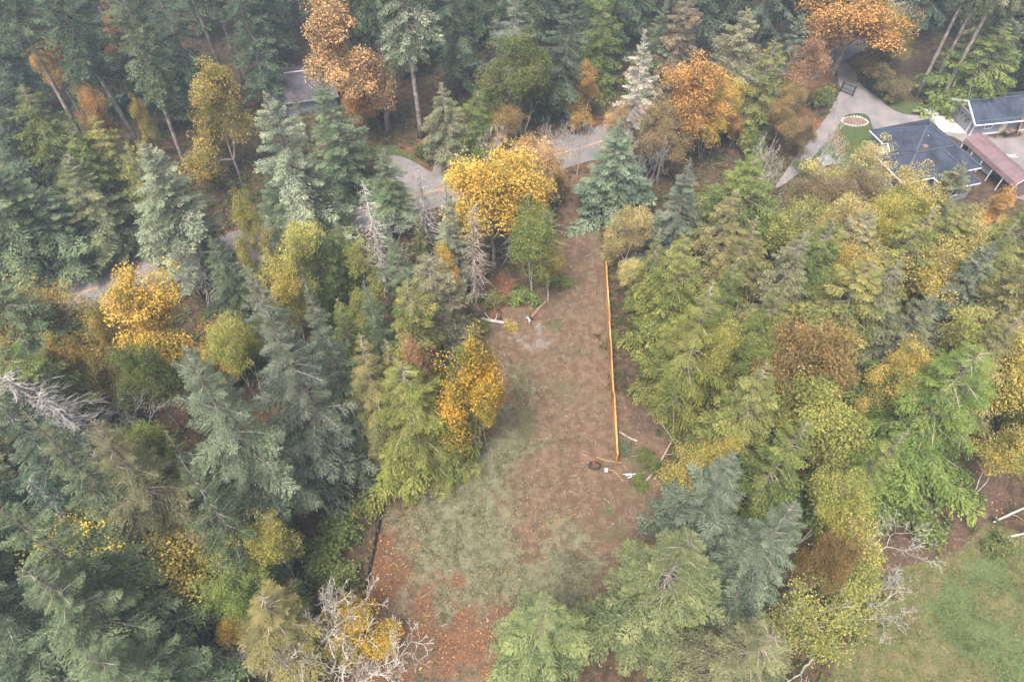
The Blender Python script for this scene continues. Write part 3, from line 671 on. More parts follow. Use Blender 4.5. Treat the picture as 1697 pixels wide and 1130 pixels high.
BA('maple', 592, 130, 222, 60, 'orange', 'lower bright orange maple at the foot of the tall pale orange one')
BA('cedar', 736, 131, 266, 95, 'greycedar', 'small pale cedar beside the gravel turn-off')
BA('cedar', 785, 148, 262, 85, 'cedargreen', 'green cedar right of the small pale cedar')
BA('maple', 810, 208, 285, 60, 'orangebrown', 'brown-orange maple sapling by the road below the dark maple')
# along the road, left of the track
BA('maple', 228, 448, 655, 150, 'gold', 'golden maple glowing beside the road at left', variant=0)
BA('maple', 150, 512, 640, 60, 'olivegold', 'yellow-green maple tucked against the golden maple, left side')
BA('maple', 195, 565, 715, 95, 'mgreen', 'dull green maple just below the golden maple')
BA('maple', 48, 475, 620, 135, 'olivegold', 'olive and orange maple at the left edge beside the road')
BA('maple', 78, 560, 690, 85, 'olivegold', 'olive-orange maple under a bare grey crown at the left')
BA('bare', 65, 520, 680, 120, 'dead', 'bare pale tree rising out of the olive-orange maple at the left', wood='lichen')
BA('maple', 388, 325, 480, 60, 'yg', 'yellow-green maple between two firs just above the road')
BA('fir', 345, 392, 550, 100, 'fir', 'dark green fir right of the golden maple', variant=0)
BA('bare', 440, 358, 480, 90, 'dead', 'bare grey tree beside the yellow-green alders', wood='dead')
BA('bare', 290, 412, 530, 95, 'dead', 'thin bare grey tree just behind the golden maple', wood='dead')
BA('alder', 478, 380, 560, 100, 'yg', 'yellow-green alder left of the white dead conifer')
BA('alder', 452, 440, 590, 75, 'yellow', 'yellower low alder just above the blue-grey firs')
BA('alder', 575, 416, 610, 80, 'yg', 'olive-yellow alder at the foot of the white dead conifer')
BA('snag', 603, 300, 545, 105, 'dead', 'white dead conifer with drooping bare branches', variant=1, wood='lichen')
BA('bare', 650, 365, 520, 110, 'dead', 'bare grey crown close behind the white dead conifer', wood='dead')
BA('snag', 692, 272, 410, 95, 'dead', 'small bare white conifer standing over the road line', variant=1, wood='dead')
BA('snag', 777, 338, 500, 95, 'dead', 'brown-grey dead conifer in front of the golden-orange maple', variant=0, wood='deadbrown')
BA('fir', 742, 298, 485, 85, 'palegreen', 'small grey-green fir against the golden-orange maple', variant=2)
BA('cedar', 690, 350, 420, 28, 'bright', 'little bright green conifer by the road')
BA('fir', 660, 385, 540, 80, 'fir', 'dark green fir left of the brown-grey dead conifer')
BA('cedar', 545, 365, 480, 70, 'cedargreen', 'shaded green cedar on the near verge of the road')
BA('maple', 815, 262, 470, 150, 'gold', 'large golden-orange maple at the top of the clearing', variant=2)
BA('maple', 852, 240, 395, 100, 'peach', 'pale orange maple behind the golden one, beside the track')
BA('maple', 730, 410, 510, 50, 'gold', 'small golden maple peeking out behind the cedars left of the clearing')
BA('alder', 888, 345, 505, 100, 'agreen', 'fresh green alder on the left of the track mouth')
BA('alder', 915, 400, 500, 50, 'olivegold', 'yellowing sapling with pale stem beside the track')
BA('bare', 928, 195, 345, 90, 'dead', 'bare grey-brown tree overhanging the road by the track mouth', wood='dead')
BA('snag', 880, 278, 410, 130, 'dead', 'white leafless conifer top above the fresh green alder', variant=2, wood='lichen')
BA('cedar', 711, 418, 600, 140, 'greycedar', 'pale olive cedar above the log at the clearing edge', variant=1)
BA('cedar', 672, 463, 665, 140, 'cedar', 'olive cedar left of the pale olive one, above the rusty maple', variant=3, hmax=19)
BA('fir', 503, 450, 745, 135, 'blue', 'blue-grey fir behind the larger flat-topped blue-grey fir', variant=2)
BA('near_fir', 442, 487, 790, 180, 'blue', 'large blue-grey fir left of the olive cedars', variant=0)
BA('near_cedar', 577, 558, 770, 135, 'olive', 'olive-brown cedar between the large blue-grey fir and the rusty maple', variant=1, hmax=20)
BA('maple', 672, 578, 735, 100, 'rust', 'rusty half-bare maple among the olive cedars')
BA('near_cedar', 668, 600, 772, 180, 'bright', 'yellow-green cedar at the left edge of the clearing', variant=0, hmax=18)
BA('maple', 775, 570, 755, 125, 'goldgreen', 'green maple with golden top leaning into the clearing', variant=1, hmax=18)
BA('alder', 800, 640, 735, 60, 'yellow', 'sparse yellow branches reaching over the clearing grass')
BA('near_fir', 290, 570, 875, 205, 'blue', 'large grey-blue fir at left, its bare trunk foot showing', variant=1)
BA('alder', 365, 532, 660, 90, 'yg', 'yellow-green alder behind the large grey-blue fir')
BA('bare', 352, 520, 640, 80, 'dead', 'bare white twigs above the alder behind the grey-blue fir', wood='lichen')
BA('fir', 400, 440, 640, 95, 'blue', 'grey-green fir between the golden maple and the blue-grey firs')
BF('bare', 276, 775, 13.5, 3.4, 'dead', 'tall bare grey tree left of the large grey-blue fir', wood='dead', variant=0)
BA('snag', 10, 608, 800, 230, 'dead', 'dead conifer with combed drooping grey branches at the left edge', variant=2, wood='dead')
BA('snag', 70, 635, 830, 170, 'dead', 'smaller dead conifer with drooping branches beside the combed one', variant=2, wood='dead')
BA('alder', 210, 690, 860, 110, 'agreen', 'low green alder around the foot of the tall bare tree')
# lower left
BA('near_fir', 130, 700, 930, 190, 'olivefir', 'olive-tinged fir at lower left below the bare tree', variant=1, hmax=24)
BA('fir', 15, 690, 930, 160, 'fir', 'dark fir at the left edge below the combed dead conifer', variant=0)
BA('snag', 40, 800, 990, 130, 'dead', 'grey dead branches at the left edge below the olive-tinged fir', variant=2, wood='dead')
BA('fir', -40, 830, 1100, 200, 'fir', 'fir cut by the left edge, lower part', variant=4)
BA('near_fir', 40, 930, 1260, 270, 'fir', 'big green fir filling the bottom left corner', variant=0, hmax=22)
BA('near_fir', 160, 1060, 1380, 200, 'fir', 'green fir at the bottom edge right of the corner fir', variant=1, hmax=18)
BA('thin_alder', 112, 866, 985, 150, 'yellow', 'thin yellow alder above the bottom left firs', variant=0)
BA('thin_alder', 255, 882, 1010, 170, 'yellow', 'thin yellow alder with bare grey stems left of the open gap', variant=1)
BA('thin_alder', 320, 875, 985, 90, 'yellow', 'thin yellow alder right under the large grey-blue fir', variant=2)
BA('alder', 415, 865, 985, 90, 'yg', 'yellow-green alder by the bare trunk foot of the grey-blue fir')
BA('alder', 350, 930, 1020, 100, 'agreen', 'light green alder above the fallen grey tree')
BA('near_cedar', 415, 1000, 1190, 190, 'olive', 'olive cedar with grey branches at the bottom edge', variant=1, hmax=13)
BA('maple', 580, 1012, 1060, 115, 'gold', 'low golden maple beside the red leaf litter at the bottom', hmax=4.5, variant=0)
BA('maple', 380, 1030, 1120, 80, 'gold', 'golden sapling left of the bottom olive cedar', hmax=6)
BA('bare', 590, 1045, 1190, 250, 'dead', 'bare pale tree fanning out over the red leaf litter', wood='bark_pale', variant=2, hmax=8)
BA('bare', 400, 1030, 1170, 150, 'dead', 'bare pale shrub-like tree beside the golden sapling', wood='bark_pale', variant=1, hmax=8)
BA('bare', 500, 1065, 1210, 190, 'dead', 'bare pale tree between the olive cedar and the leaf litter', wood='bark_pale', variant=1, hmax=9)
# centre top and right of the track
BA('fir', 940, -60, 195, 115, 'dark', 'dark green fir left of the white dead fir, behind the road', variant=2)
BA('maple', 868, 62, 222, 135, 'mgreen', 'dark green maple above the road at top centre')
BA('fir', 845, -25, 165, 85, 'palegreen', 'grey-green fir top behind the dark green maple')
BA('cedar', 1005, -45, 180, 85, 'cedargreen', 'dark cedar just left behind the white dead fir')
BA('pale_fir', 1061, 25, 235, 115, 'dead', 'white lichen-hung dead fir standing by the road')
BA('fir', 1103, -2, 160, 85, 'fir', 'light green fir right behind the white dead fir')
BA('cedar', 1160, -8, 175, 95, 'brown', 'brownish cedar with bare upper twigs at top', variant=3)
BA('cedar', 1243, 14, 230, 120, 'greycedar', 'tall grey-olive cedar above the orange maples', variant=1)
BA('fir', 1322, 15, 165, 75, 'blue', 'blue-green fir left of the large orange maple')
BA('cedar', 1292, 62, 235, 85, 'cedar', 'olive cedar beside the driveway maples')
BA('maple', 1150, 108, 268, 140, 'orange', 'large orange maple right of the white dead fir', variant=0)
BA('maple', 1195, 135, 260, 70, 'gold', 'yellow-orange maple on the right of the large orange one')
BA('maple', 985, 128, 225, 65, 'orange', 'orange maple left behind the white dead fir')
BA('maple', 1010, 165, 250, 70, 'peach', 'pale rusty maple at the foot of the white dead fir')
BA('maple', 1112, 188, 300, 90, 'mbrown', 'dull olive-brown maple below the large orange maple')
BA('maple', 1227, 186, 245, 38, 'orange', 'small orange sapling under the grey-olive cedar')
BA('bare', 1050, 175, 300, 80, 'dead', 'bare pale tree behind the dense blue-green fir', wood='bark_pale')
BA('fir', 1037, 188, 350, 130, 'blue', 'dense blue-green fir at the right of the track mouth', variant=2)
BA('fir', 1152, 263, 445, 130, 'blue', 'second dense blue-green fir, right of the one at the track mouth', variant=2)
BA('bare', 1085, 235, 345, 70, 'dead', 'bare grey twigs between the two dense blue-green firs', wood='dead')
BA('cedar', 1258, 248, 455, 160, 'cedargreen', 'broad green cedar right of the second blue-green fir', variant=1)
BF('alder', 1034, 455, 10.5, 2.4, 'pale_yellow', 'pale yellow alder at the far end of the wooden fence')
BF('alder', 1046, 505, 7, 1.9, 'pale_yellow', 'low yellow alder behind the far half of the wooden fence')
BA('maple', 1430, -45, 120, 165, 'orange', 'large orange maple over the far driveway entrance', variant=2)
BA('maple', 1352, 65, 180, 90, 'rust', 'rusty brown maple left of the black gates')
BA('maple', 1312, 150, 250, 75, 'orangebrown', 'orange-brown maple beside the curving driveway')
BA('maple', 1478, 5, 118, 95, 'olivegold', 'olive maple right of the large orange driveway maple')
BA('maple', 1500, 75, 158, 60, 'mbrown', 'thin brown maple before the three bare-trunked firs')
BA('shrub', 1372, 140, 178, 42, 'agreen', 'round green shrub beside the left black gate')
BA('cedar', 1665, 30, 172, 130, 'cedargreen', 'dark green cedar behind the garage')
BA('maple', 1345, 205, 262, 40, 'mbrown', 'small brown maple on the litter bank beside the driveway')
# in front of the house
BA('bare', 1398, 212, 310, 95, 'dead', 'bare lichen-white tree on the front lawn', wood='lichen', variant=2)
BA('alder', 1420, 245, 330, 110, 'pale_yellow', 'yellow alder under the bare lichen-white tree')
BA('bare', 1300, 285, 390, 85, 'dead', 'bare white tree at the end of the curving driveway', wood='lichen', variant=0)
BA('bare', 1275, 225, 350, 60, 'dead', 'bare grey tree on the bank left of the driveway', wood='lichen', variant=1)
BA('maple', 1385, 298, 405, 110, 'mbrown', 'brown half-leafless maple in front of the small garden shelter')
BA('maple', 1455, 285, 385, 85, 'mbrown', 'brownish maple in front of the house corner')
BA('bare', 1458, 285, 400, 65, 'dead', 'bare thin tree in front of the house roof', wood='bark_pale')
BA('alder', 1535, 298, 430, 110, 'yellow', 'yellow alder in front of the blue-grey house roof')
BA('fir', 1605, 272, 430, 125, 'olivefir', 'sparse olive fir hiding the right of the house roof', variant=3)
BA('maple', 1652, 318, 410, 60, 'orange', 'orange maple below the maroon shed')
BA('cedar', 1690, 325, 490, 140, 'cedar', 'olive cedar at the right edge below the maroon shed')
BA('alder', 1318, 330, 470, 105, 'yg', 'olive-yellow alder below the end of the driveway')
BA('alder', 1370, 325, 470, 90, 'pale_yellow', 'pale yellow alder below the brown half-leafless maple')
BA('cedar', 1405, 335, 500, 110, 'greycedar', 'grey-olive cedar in the middle of the right-hand wood', variant=1)
BA('alder', 1445, 330, 480, 80, 'yellow', 'small yellow alder below the house corner')
BA('cedar', 1500, 345, 530, 125, 'cedar', 'olive cedar below the house, left of the dark blue-green fir', variant=0)
# the wood right of the fence
BA('cedar', 1228, 352, 575, 130, 'olive', 'brown-olive cedar left of the grey-olive one, above the yellow alders', variant=2)
BF('near_cedar', 1110, 672, 19, 4.7, 'bright', 'broad yellow-green cedar leaning over the wooden fence', variant=1)
BA('cedar', 1195, 420, 620, 110, 'cedargreen', 'green cedar right behind the one over the fence', variant=4)
BA('cedar', 1300, 375, 600, 120, 'greycedar', 'grey-olive cedar above the orange-brown maple', variant=0)
BA('alder', 1330, 430, 600, 90, 'agreen', 'green alder in the gap left of the yellow-topped cedar')
BA('cedar', 1405, 425, 660, 165, 'cedar', 'big olive cedar with bare branch arcs, below a yellow alder top', variant=1)
BA('alder', 1395, 408, 580, 95, 'yellow', 'yellow alder top rising behind the big olive cedar')
BA('alder', 1545, 405, 580, 130, 'yellow', 'bright yellow alder left of the dark blue-green fir')
BA('alder', 1585, 350, 500, 70, 'pale_yellow', 'yellow alder above the dark blue-green fir')
BA('fir', 1612, 385, 555, 120, 'blue', 'dark blue-green fir in the right-hand wood', variant=0)
BA('cedar', 1675, 415, 660, 150, 'olive', 'brown-olive cedar at the right edge with grey branches', variant=3)
BA('fir', 1500, 478, 640, 130, 'olivefir', 'small olive fir beside the bare white tree in the right-hand wood', variant=4)
BA('bare', 1532, 540, 660, 75, 'dead', 'bare white tree among the cedars of the right-hand wood', wood='lichen', variant=0)
BA('maple', 1318, 545, 760, 125, 'orangebrown', 'orange-brown maple in the middle of the right-hand wood', variant=2)
BA('alder', 1465, 578, 760, 85, 'yellow', 'yellow alder left of the broad dark cedar')
BA('alder', 1605, 545, 740, 120, 'yg', 'yellow-green alder behind the broad dark cedar')
BA('alder', 1675, 580, 800, 130, 'yellow', 'large yellow alder at the right edge')
BA('near_cedar', 1560, 575, 870, 225, 'cedargreen', 'broad dark green cedar above the brown path', variant=0, hmax=17)
BA('alder', 1690, 690, 860, 100, 'yellow', 'yellow alder above the fallen white logs at the right edge')
BF('alder', 1158, 668, 13, 2.4, 'yg', 'slender yellow-green alder right of the cedar over the fence')
BA('alder', 1243, 535, 720, 80, 'agreen', 'green alder between the slender alder and the orange-brown maple')
BF('thin_alder', 1106, 850, 11, 2.4, 'yellow', 'thin yellow alder with pale stem near the fence end', variant=0)
BA('cedar', 1235, 612, 810, 160, 'cedar', 'green-olive cedar below the slender yellow-green alder', variant=4)
BA('alder', 1195, 702, 850, 75, 'yellow', 'small yellow alder top above the blue-green fir')
BA('alder', 1335, 650, 880, 160, 'yg', 'large yellow-green alder left of the broad dark cedar', variant=0)
BA('near_fir', 1190, 740, 930, 165, 'blue', 'blue-green fir below the small yellow alder', variant=0, hmax=18)
BA('near_fir', 1262, 838, 1070, 165, 'blue', 'blue-green fir beside the multi-stemmed pale alder', variant=1, hmax=20)
BA('near_fir', 1095, 885, 1230, 225, 'light', 'large light green fir at the bottom of the clearing', variant=1, hmax=21)
BA('near_fir', 910, 958, 1290, 180, 'light', 'yellow-green fir at the bottom centre edge', variant=0, hmax=21)
BA('bare', 1165, 882, 1010, 75, 'dead', 'low bare grey bush-like tree behind the large light green fir', wood='dead', variant=1)
BA('alder', 1365, 785, 960, 95, 'yg', 'yellow-green alder above the pale multi-stemmed alder')
BA('thin_alder', 1365, 850, 1110, 130, 'yellow', 'pale multi-stemmed alder with few yellow leaves beside the lawn', wood='lichen', variant=2, hmax=11)
BA('thin_alder', 1355, 940, 1140, 130, 'yg', 'second pale alder close below the multi-stemmed one', wood='lichen', variant=1, hmax=10)
BA('bare', 1410, 860, 1060, 150, 'dead', 'bare white tree reaching out over the brown path', wood='lichen', variant=0)
BA('bare', 1405, 965, 1120, 150, 'dead', 'bare white branches reaching over the lawn', wood='lichen', variant=1)
BA('maple', 1352, 880, 1020, 62, 'orangebrown', 'orange-brown maple behind the pale multi-stemmed alder')
BA('near_cedar', 1195, 1035, 1330, 190, 'olivefir', 'olive cedar at the bottom edge right of the large light green fir', variant=0)
BA('thin_alder', 1270, 1010, 1240, 140, 'yg', 'thin yellow-green alder at the bottom edge left of the lawn', wood='lichen', hmax=10)

# trees that fill the edges and the gaps
FILL = [('fir', -45, 430, 640, 150, 'fir', 'green fir cut by the left edge just above the road'), ('cedar', -30, 560, 760, 150, 'cedargreen', 'green cedar cut by the left edge above the combed dead conifer'), ('fir', -70, 640, 900, 200, 'dark', 'dark fir cut by the left edge below the orange maple'),
    ('fir', -90, 250, 460, 170, 'fir', 'dark fir just cut by the left edge above the road'), ('cedar', 100, 205, 400, 100, 'cedargreen', 'green cedar below the long bare trunk at upper left'), ('cedar', 195, 235, 400, 80, 'cedar', 'olive cedar squeezed behind the pale lichen-tinted fir'),
    ('cedar', 300, 250, 420, 90, 'cedargreen', 'shaded cedar between the pale lichen-tinted fir and the olive-yellow maple'), ('fir', -60, 90, 330, 160, 'dark', 'dark fir cut by the left edge near the top corner'),
    ('fir', 270, 760, 970, 120, 'fir', 'green fir in the shade left of the large grey-blue fir foot'), ('cedar', 250, 720, 900, 110, 'cedargreen', 'dark cedar between the olive-tinged fir and the large grey-blue fir'),

    ('cedar', 1730, 480, 760, 170, 'cedar', 'olive cedar cut by the right edge above the yellow alders'), ('alder', 1730, 620, 820, 120, 'yellow', 'yellow alder cut by the right edge'),
    ('cedar', 1650, 500, 700, 130, 'olive', 'brown-olive cedar right of the bare white tree'), ('cedar', 1460, 420, 620, 120, 'greycedar', 'grey-olive cedar left of the bright yellow alder'), ('cedar', 1345, 360, 540, 110, 'cedargreen', 'green cedar between the olive-yellow alder and the grey-olive cedar'),
    ('cedar', 1260, 450, 640, 110, 'cedar', 'olive cedar left of the green alder gap'), ('cedar', 1280, 700, 900, 130, 'cedargreen', 'shaded green cedar left of the large yellow-green alder'), ('cedar', 1440, 700, 880, 120, 'cedargreen', 'green cedar right of the large yellow-green alder'),
    ('cedar', 1210, 300, 480, 100, 'olive', 'olive cedar between the second blue-green fir and the broad green cedar'), ('cedar', 1560, 330, 500, 110, 'cedar', 'olive cedar in front of the house, right of the yellow alder'),
    ('cedar', 1640, 360, 520, 110, 'cedargreen', 'green cedar below the orange maple by the maroon shed'), ('alder', 1480, 320, 440, 90, 'agreen', 'green alder in front of the house corner'), ('cedar', 515, 375, 500, 70, 'cedargreen', 'shaded cedar below the bushy green fir beside the road'),
    ('fir', 615, 465, 660, 90, 'fir', 'dark green fir behind the olive cedars left of the clearing'), ('cedar', 545, 480, 680, 90, 'cedargreen', 'dark cedar between the blue-grey fir and the olive cedars'), ('cedar', 640, 560, 760, 100, 'olive', 'olive cedar squeezed behind the rusty maple')]
WHERE2 = ['cut by the left edge below the top corner', 'behind the broad green cedar at the left edge', 'left of the dark bare trunk beside the pale fir', 'between the bare trunks left of the olive-yellow maple', 'behind the olive-yellow maple', 'between the left edge and the long bare trunk', 'in front of the half-hidden dark roof', 'left behind the garage, by the three bare trunks', 'directly behind the garage roof', 'behind the right part of the garage roof', 'at the right edge behind the garage', 'cut by the right edge beside the garage']
for kd, ax, ay, by, w, pal, lab in FILL: BA(kd, ax, ay, by, w, pal, lab)
for k, (bx, by, h, pal) in enumerate([(-90, 230, 29, 'dark'), (60, 200, 28, 'dark'), (190, 190, 28, 'dark'), (280, 215, 26, 'dark'), (350, 200, 26, 'dark'), (-20, 170, 31, 'fir'), (450, 175, 24, 'dark'), (1590, 150, 27, 'olivefir'), (1640, 140, 28, 'dark'), (1690, 150, 27, 'dark'), (1740, 160, 26, 'dark'), (1780, 190, 26, 'fir')]):
    by_foot('fir', bx, by, h, 5.0, pal, 'shaded fir ' + WHERE2[k], 'firs of the front row of the hazy wood')

BF('cedar', 1092, 578, 18, 3.9, 'bright', 'yellow-green cedar close behind the middle of the wooden fence', variant=1)
BF('cedar', 1062, 520, 13, 2.6, 'cedar', 'slim olive cedar behind the fence just below the low yellow alder', variant=2)
BF('fir', 70, 905, 17, 4.8, 'dark', 'dark fir below the grey dead branches at the left edge', variant=5)
BF('fir', 30, 1000, 17, 4.8, 'fir', 'green fir at the left edge above the bottom left corner', variant=1)
BF('fir', 130, 1090, 17, 5.0, 'dark', 'dark fir at the bottom edge near the left corner', variant=3)
BF('fir', -20, 1110, 17, 5.0, 'fir', 'fir in the very bottom left corner', variant=0)
BF('fir', 40, 820, 16, 4.2, 'olivefir', 'olive fir at the left edge under the combed dead conifer', variant=3)
BA('bare', 905, 215, 320, 70, 'dead', 'bare pale tree by the road left of the track mouth', wood='bark_pale', variant=2)
BA('bare', 820, 225, 330, 110, 'dead', 'bare twiggy crown above the golden-orange maple', wood='bark_pale', variant=1)
BA('bare', 965, 195, 290, 60, 'dead', 'bare pale tree over the road just right of the track mouth', wood='bark_pale', variant=0)
BA('maple', 905, 240, 340, 70, 'peach', 'thin pale orange maple beside the road at the track mouth')

# ------------------------------------------------------------------ buildings
M['shingle'] = simple('shingle', (.028, .034, .048), .9, 2.2, .45, bump=.4, spec=.15)
M['siding'] = simple('siding', (.16, .168, .195), .7, 2.0, .14)
M['trim'] = simple('trim', (.50, .50, .51), .6, 2.0, .08)
M['cream'] = simple('cream', (.44, .39, .30), .7, 1.5, .12)
M['maroon'] = simple('maroon', (.120, .076, .078), .5, 1.2, .18)
M['concrete'] = simple('concrete', (.42, .37, .29), .85, 2.0, .15)
M['glass'] = simple('glass', (.03, .035, .045), .12, 1.0, .2, spec=.6)
M['black_metal'] = simple('black_metal', (.02, .02, .022), .5, 3.0, .3)
M['orange_wood'] = simple('orange_wood', (.50, .22, .07), .7, 3.0, .25)
M['stone'] = simple('stone', (.36, .34, .31), .9, 3.0, .35, bump=.5)
M['white_rock'] = simple('white_rock', (.32, .30, .27), .9, 3.0, .2, bump=.5)
M['brick'] = simple('brick', (.13, .085, .068), .9, 6.0, .4)
M['cedar_board'] = simple('cedar_board', (.36, .19, .062), .75, 1.6, .38)
_nt = M['cedar_board'].node_tree; _b = next(n for n in _nt.nodes if n.type == 'BSDF_PRINCIPLED'); _src = _b.inputs['Base Color'].links[0].from_socket
_oi = _nt.nodes.new('ShaderNodeObjectInfo'); _nt.links.new(mixc(_nt, 1.0, _src, mixc(_nt, _oi.outputs['Random'], (.68, .66, .66), (1.2, 1.2, 1.25)), 'MULTIPLY'), _b.inputs['Base Color'])
M['grey_tin'] = simple('grey_tin', (.24, .24, .235), .5, 2.0, .2)

def roof_plane(parent, pts, mat='shingle', t=.16):
    return MB().slab(pts, t).build('roof_plane', M[mat], parent)
def hip_block(root, u0, u1, v0, v1, ze, zr, along, over=.45, hips=(1, 1), wall=True):
    """walls and a hipped roof whose ridge runs along u or v"""
    if wall: MB().box(u0 + over, u1 - over, v0 + over, v1 - over, -.2, ze - .1).build('wall', M['siding'], root)
    rf = thing('roof', None, None); rf.parent = root
    cu, cv = (u0 + u1) / 2, (v0 + v1) / 2
    if along == 'u':
        s = (v1 - v0) / 2; a = (u0 + s * hips[0], cv, zr); b = (u1 - s * hips[1], cv, zr)
        faces = [[(u0, v0, ze), (u1, v0, ze), b, a], [(u1, v1, ze), (u0, v1, ze), a, b], [(u0, v1, ze), (u0, v0, ze), a], [(u1, v0, ze), (u1, v1, ze), b]]
    else:
        s = (u1 - u0) / 2; a = (cu, v0 + s * hips[0], zr); b = (cu, v1 - s * hips[1], zr)
        faces = [[(u0, v1, ze), (u0, v0, ze), a, b], [(u1, v0, ze), (u1, v1, ze), b, a], [(u0, v0, ze), (u1, v0, ze), a], [(u1, v1, ze), (u0, v1, ze), b]]
    for f in faces: roof_plane(rf, f)
    cap = lambda p, q: MB().bar(Vector(p) + Vector((0, 0, .03)), Vector(q) + Vector((0, 0, .03)), .28, .05).build('ridge_cap', M['ridge'], rf)
    if (Vector(a) - Vector(b)).length > .3: cap(a, b)
    if along == 'u': ends = [((u0, v0, ze), a), ((u0, v1, ze), a), ((u1, v0, ze), b), ((u1, v1, ze), b)]
    else: ends = [((u0, v0, ze), a), ((u1, v0, ze), a), ((u0, v1, ze), b), ((u1, v1, ze), b)]
    for p, q in ends: cap(p, q)
    for p, q in (((u0, v0), (u1, v0)), ((u1, v0), (u1, v1)), ((u1, v1), (u0, v1)), ((u0, v1), (u0, v0))):
        MB().bar((p[0], p[1], ze - .13), (q[0], q[1], ze - .13), .12, .16).build('gutter', M['trim'], rf)
    return rf
M['ridge'] = simple('ridge', (.042, .049, .064), .85, 4.0, .3)
def window(root, c, w, h, axis):
    """window on a wall facing -v ('v') or -u ('u'); c is the centre on the wall"""
    x, y, z = c
    f = MB(); g = MB()
    if axis == 'v':
        for a in (-1, 1): f.box(x + a * w / 2 - .06, x + a * w / 2 + .06, y - .09, y + .02, z - h / 2 - .06, z + h / 2 + .06); f.box(x - w / 2 + .061, x + w / 2 - .061, y - .085, y + .02, z + a * h / 2 - .06, z + a * h / 2 + .06)
        f.box(x - .03, x + .03, y - .07, y + .02, z - h / 2 + .061, z + h / 2 - .061); g.box(x - w / 2 + .05, x + w / 2 - .05, y - .03, y + .01, z - h / 2 + .05, z + h / 2 - .05)
    else:
        for a in (-1, 1): f.box(x - .09, x + .02, y + a * w / 2 - .06, y + a * w / 2 + .06, z - h / 2 - .06, z + h / 2 + .06); f.box(x - .085, x + .02, y - w / 2 + .061, y + w / 2 - .061, z + a * h / 2 - .06, z + a * h / 2 + .06)
        g.box(x - .03, x + .01, y - w / 2 + .05, y + w / 2 - .05, z - h / 2 + .05, z + h / 2 - .05)
    o = f.build('window', M['trim'], root); g.build('pane', M['glass'], o); return o

house = thing('house', 'grey house with dark blue-grey hipped roofs and white gutters', 'house', (50.9, 70.7, 0), math.radians(16)); house.scale = (.93, .93, 1)
hip_block(house, 0, 13, 0, 6.6, 2.75, 4.7, 'u')
hip_block(house, 2.6, 12.9, 2.4, 12.0, 2.9, 5.6, 'u')
hip_block(house, 5.0, 10.6, -2.8, 3.2, 2.72, 4.5, 'v', hips=(1, 0))
# small white-trimmed entry gable
eg = thing('entry_gable', None, None); eg.parent = house
MB().slab([(1.6, 6.0, 3.3), (4.4, 6.0, 3.3), (4.4, 7.0, 4.0), (1.6, 7.0, 4.0)], .12).build('roof_plane', M['shingle'], eg)
MB().slab([(1.6, 8.0, 3.3), (4.4, 8.0, 3.3), (4.4, 7.0, 4.0), (1.6, 7.0, 4.0)], .12).build('roof_plane', M['shingle'], eg)
MB().add([(1.75, 6.1, 2.6), (1.75, 7.9, 2.6), (1.75, 7.9, 3.28), (1.75, 7.0, 3.9), (1.75, 6.1, 3.28)], [(0, 1, 2, 3, 4)]).build('gable_wall', M['trim'], eg)
MB().bar((1.58, 5.95, 3.3), (1.58, 7.0, 4.04), .1, .14).bar((1.58, 8.05, 3.3), (1.58, 7.0, 4.04), .1, .14).build('rake_board', M['trim'], eg)
MB().slab([(.9, 6.0, 2.6), (2.4, 6.0, 2.6), (2.4, 8.0, 2.6), (.9, 8.0, 2.6)], .1).build('porch_roof', M['trim'], eg)
for u in (1.8, 4.0): window(house, (u, .45, 1.5), 1.2, 1.1, 'v')
for v in (1.8, 4.4): window(house, (.45, v, 1.5), 1.1, 1.1, 'u')
window(house, (7.8, -2.35, 1.5), 1.8, 1.2, 'v')

for (u, v, z) in ((4.2, 2.0, 3.9), (9.6, 5.2, 3.75), (10.4, 9.0, 4.9), (7.2, 6.0, 4.6)):
    vp, vf = smooth_path([(u, v, z - .4), (u, v, z + .35)], .09, .09, 8); link('vent_pipe', new_mesh('vent_pipe', vp, vf), M['grey_tin'], house)
MB().box(5.2, 5.9, 4.0, 4.6, 3.9, 4.75).build('chimney', M['brick'], house)
gar = thing('garage', 'grey garage with dark blue-grey gable roof and large door', 'garage', (66.8, 84.9, 0), math.radians(9))
GL, GW, GE, GR = 14.0, 5.8, 2.45, 3.9
MB().add([(0, 0, -.2), (GL, 0, -.2), (GL, GW, -.2), (0, GW, -.2), (0, 0, GE), (GL, 0, GE), (GL, GW, GE), (0, GW, GE), (0, GW / 2, GR - .1), (GL, GW / 2, GR - .1)],
         [(0, 1, 5, 4), (2, 3, 7, 6), (0, 4, 8, 7, 3), (1, 2, 6, 9, 5), (0, 3, 2, 1)]).build('wall', M['siding'], gar)
grf = thing('roof', None, None); grf.parent = gar
roof_plane(grf, [(-.6, -.5, GE - .32), (GL + .6, -.5, GE - .32), (GL + .6, GW / 2, GR), (-.6, GW / 2, GR)])
roof_plane(grf, [(-.6, GW + .5, GE - .32), (GL + .6, GW + .5, GE - .32), (GL + .6, GW / 2, GR), (-.6, GW / 2, GR)])
MB().bar((-.6, -.54, GE - .38), (GL + .6, -.54, GE - .38), .1, .16).build('gutter', M['trim'], grf)
for v in (-.5, GW + .5): MB().bar((-.64, v, GE - .36), (-.64, GW / 2, GR - .03), .08, .24).build('rake_board', M['trim'], grf)
MB().bar((-.6, GW / 2, GR + .03), (GL + .6, GW / 2, GR + .03), .28, .05).build('ridge_cap', M['ridge'], grf)
gd = thing('garage_door', None, None); gd.parent = gar
for k in range(5): MB().box(-.06, .02, 1.0, 4.8, .02 + k * .46, .46 + k * .46).build('door_panel', M['siding'], gd)
for k in range(4): MB().box(-.085, .0, 1.3 + k * .85, 1.85 + k * .85, 1.52, 1.74).build('pane', M['glass'], gd)
